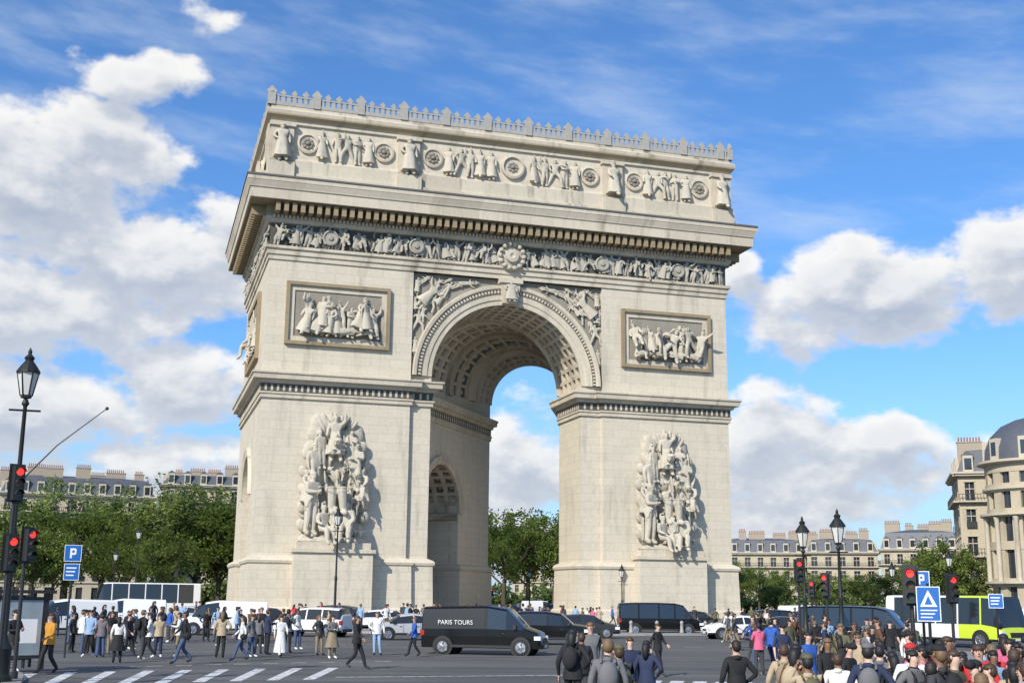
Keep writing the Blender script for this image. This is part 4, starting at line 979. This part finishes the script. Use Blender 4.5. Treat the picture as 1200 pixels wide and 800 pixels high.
while x<36:
    for rr in range(2):
        y=rp_.uniform(-24,-4);d_=math.hypot(x-CX,y-CY);b_=math.degrees(math.atan2(x-CX,y-CY))
        person(b_,d_,rp_.choice(cols),rp_.choice(('bk','jn','kh','dg')),z=.14)
    x+=rp_.uniform(.8,1.7)
for i in range(14):
    person(rp_.uniform(13,19),rp_.uniform(88,104),rp_.choice(cols),'jn',z=.14)
# ---------------------------------------------------------------- world
w=bpy.data.worlds.new('World');scene.world=w;w.use_nodes=True;t=w.node_tree;k=N(t)
for n in list(t.nodes): t.nodes.remove(n)
SUN=Vector((-.62,-.58,.56)).normalized()
el=math.asin(SUN.z);az=math.atan2(SUN.x,SUN.y)
sky=k.n('ShaderNodeTexSky',sky_type='NISHITA',sun_disc=False,sun_elevation=el,sun_rotation=az%(2*math.pi),air_density=1.0,dust_density=.6,ozone_density=2.5)
g=k.n('ShaderNodeTexCoord').outputs['Generated'];sp=k.n('ShaderNodeSeparateXYZ');t.links.new(g,sp.inputs[0])
AZ=k.M('MULTIPLY',k.M('ARCTAN2',sp.outputs[0],sp.outputs[1]),57.2958)
EL=k.M('MULTIPLY',k.M('ARCSINE',sp.outputs[2]),57.2958)
BL=[(-5.4,18.2,6.2,3.6,1.2),(-.6,14.6,6.2,3.2,1.15),(-5.0,13.0,6,3.0,1.05),(1.9,9.4,4.6,2.2,1.),(-4.0,7.9,5.6,2.2,.95),(1,6.0,4.6,1.5,.85),(-1.9,22.9,3.1,1.2,.9),(.7,26.0,2.,.8,.45),
(33.8,13.8,5.2,2.6,1.25),(30.4,11.9,3.1,1.4,.95),(39.7,14.6,2.7,2.4,1.1),(27.9,14.8,1.2,1.,.7),(28.4,8.0,3,2.0,.9),(32.2,5.4,7,2.1,1.0),(34.5,7.0,3.4,1.2,.85),(28.8,3.6,3.8,1.8,.85),(17.8,6.1,3,2.8,.95),(39,6.2,3,1.7,.7),(16.8,2.5,4,1.8,.75),(-4.2,4,8,2.2,.85),
(-60,20,25,9,1),(-100,30,30,12,1),(120,30,30,10,1)]
def density(a,e):
    p=k.comb(a,e)
    n=k.noise(k.comb(k.M('MULTIPLY',a,.8),k.M('MULTIPLY',e,1.25)),.26,11,.56)
    m=None
    for (ba,be,ra,re,s) in BL:
        q=k.V('MULTIPLY',k.V('SUBTRACT',p,(ba,be,0)),(1/ra,1/re,0))
        d=k.V('DOT_PRODUCT',q,q,out=1);v=k.M('MULTIPLY_ADD',d,-s*.75,s)
        m=v if m is None else k.M('MAXIMUM',m,v)
    m=k.M('MAXIMUM',m,-.9)
    return k.M('ADD',k.M('MULTIPLY',m,.78),k.M('MULTIPLY',k.M('SUBTRACT',n,.5),3.0))
d0=density(AZ,EL);d1=density(k.M('ADD',AZ,-.45),k.M('ADD',EL,1.1))
alpha=k.mr(d0,.03,.5)
lit=k.mr(k.M('SUBTRACT',d0,d1),-.3,.6)
thick=k.mr(d0,.2,1.1,1,.2)
lit2=k.M('ADD',k.M('MULTIPLY',lit,.68),k.M('MULTIPLY',thick,.38),clamp=True)
ccol=k.mix(lit2,(3.3,3.9,4.95),(8.2,8.1,7.9))
skyc=k.mix(1.0,sky.outputs[0],(.68,1.08,1.50),'MULTIPLY')
cr=k.noise(k.comb(k.M('ADD',k.M('MULTIPLY',AZ,.10),k.M('MULTIPLY',EL,.15)),k.M('MULTIPLY',EL,.30)),1.0,8,.6)
ca=k.M('MULTIPLY',k.mr(cr,.42,.78),k.mr(EL,9,16,0,.42))
c1=k.mix(ca,skyc,(6.2,7.0,7.8))
haze=k.mr(EL,0,13,.6,0)
c1=k.mix(haze,c1,(4.7,5.9,7.1))
c2=k.mix(k.M('MULTIPLY',alpha,.96),c1,ccol)
bg=k.n('ShaderNodeBackground');t.links.new(c2,bg.inputs[0]);bg.inputs[1].default_value=.12
t.links.new(bg.outputs[0],k.n('ShaderNodeOutputWorld').inputs[0])
L=bpy.data.lights.new('sun','SUN');L.energy=5.0;L.angle=math.radians(.53);L.color=(1,.93,.82)
so=bpy.data.objects.new('sun',L);scene.collection.objects.link(so);so.rotation_euler=SUN.to_track_quat('Z','Y').to_euler()
# ---------------------------------------------------------------- camera
cx,cy,cz,yaw,pit,f,roll=CX,CY,2.3674,.2935,.2076,1425.88,.011
d=Vector((math.sin(yaw)*math.cos(pit),math.cos(yaw)*math.cos(pit),math.sin(pit)))
r=Vector((math.cos(yaw),-math.sin(yaw),0));u=r.cross(d)
c_,s_=math.cos(roll),math.sin(roll);r2=r*c_+u*s_;u2=u*c_-r*s_
cam=bpy.data.cameras.new('camera');co=bpy.data.objects.new('camera',cam);scene.collection.objects.link(co)
M=Matrix((r2,u2,-d)).transposed().to_4x4();M.translation=(cx,cy,cz);co.matrix_world=M
cam.sensor_width=36;cam.lens=f*36/1200;cam.clip_end=5000;cam.clip_start=.1;scene.camera=co
scene.view_settings.view_transform='Standard';scene.view_settings.look='None'
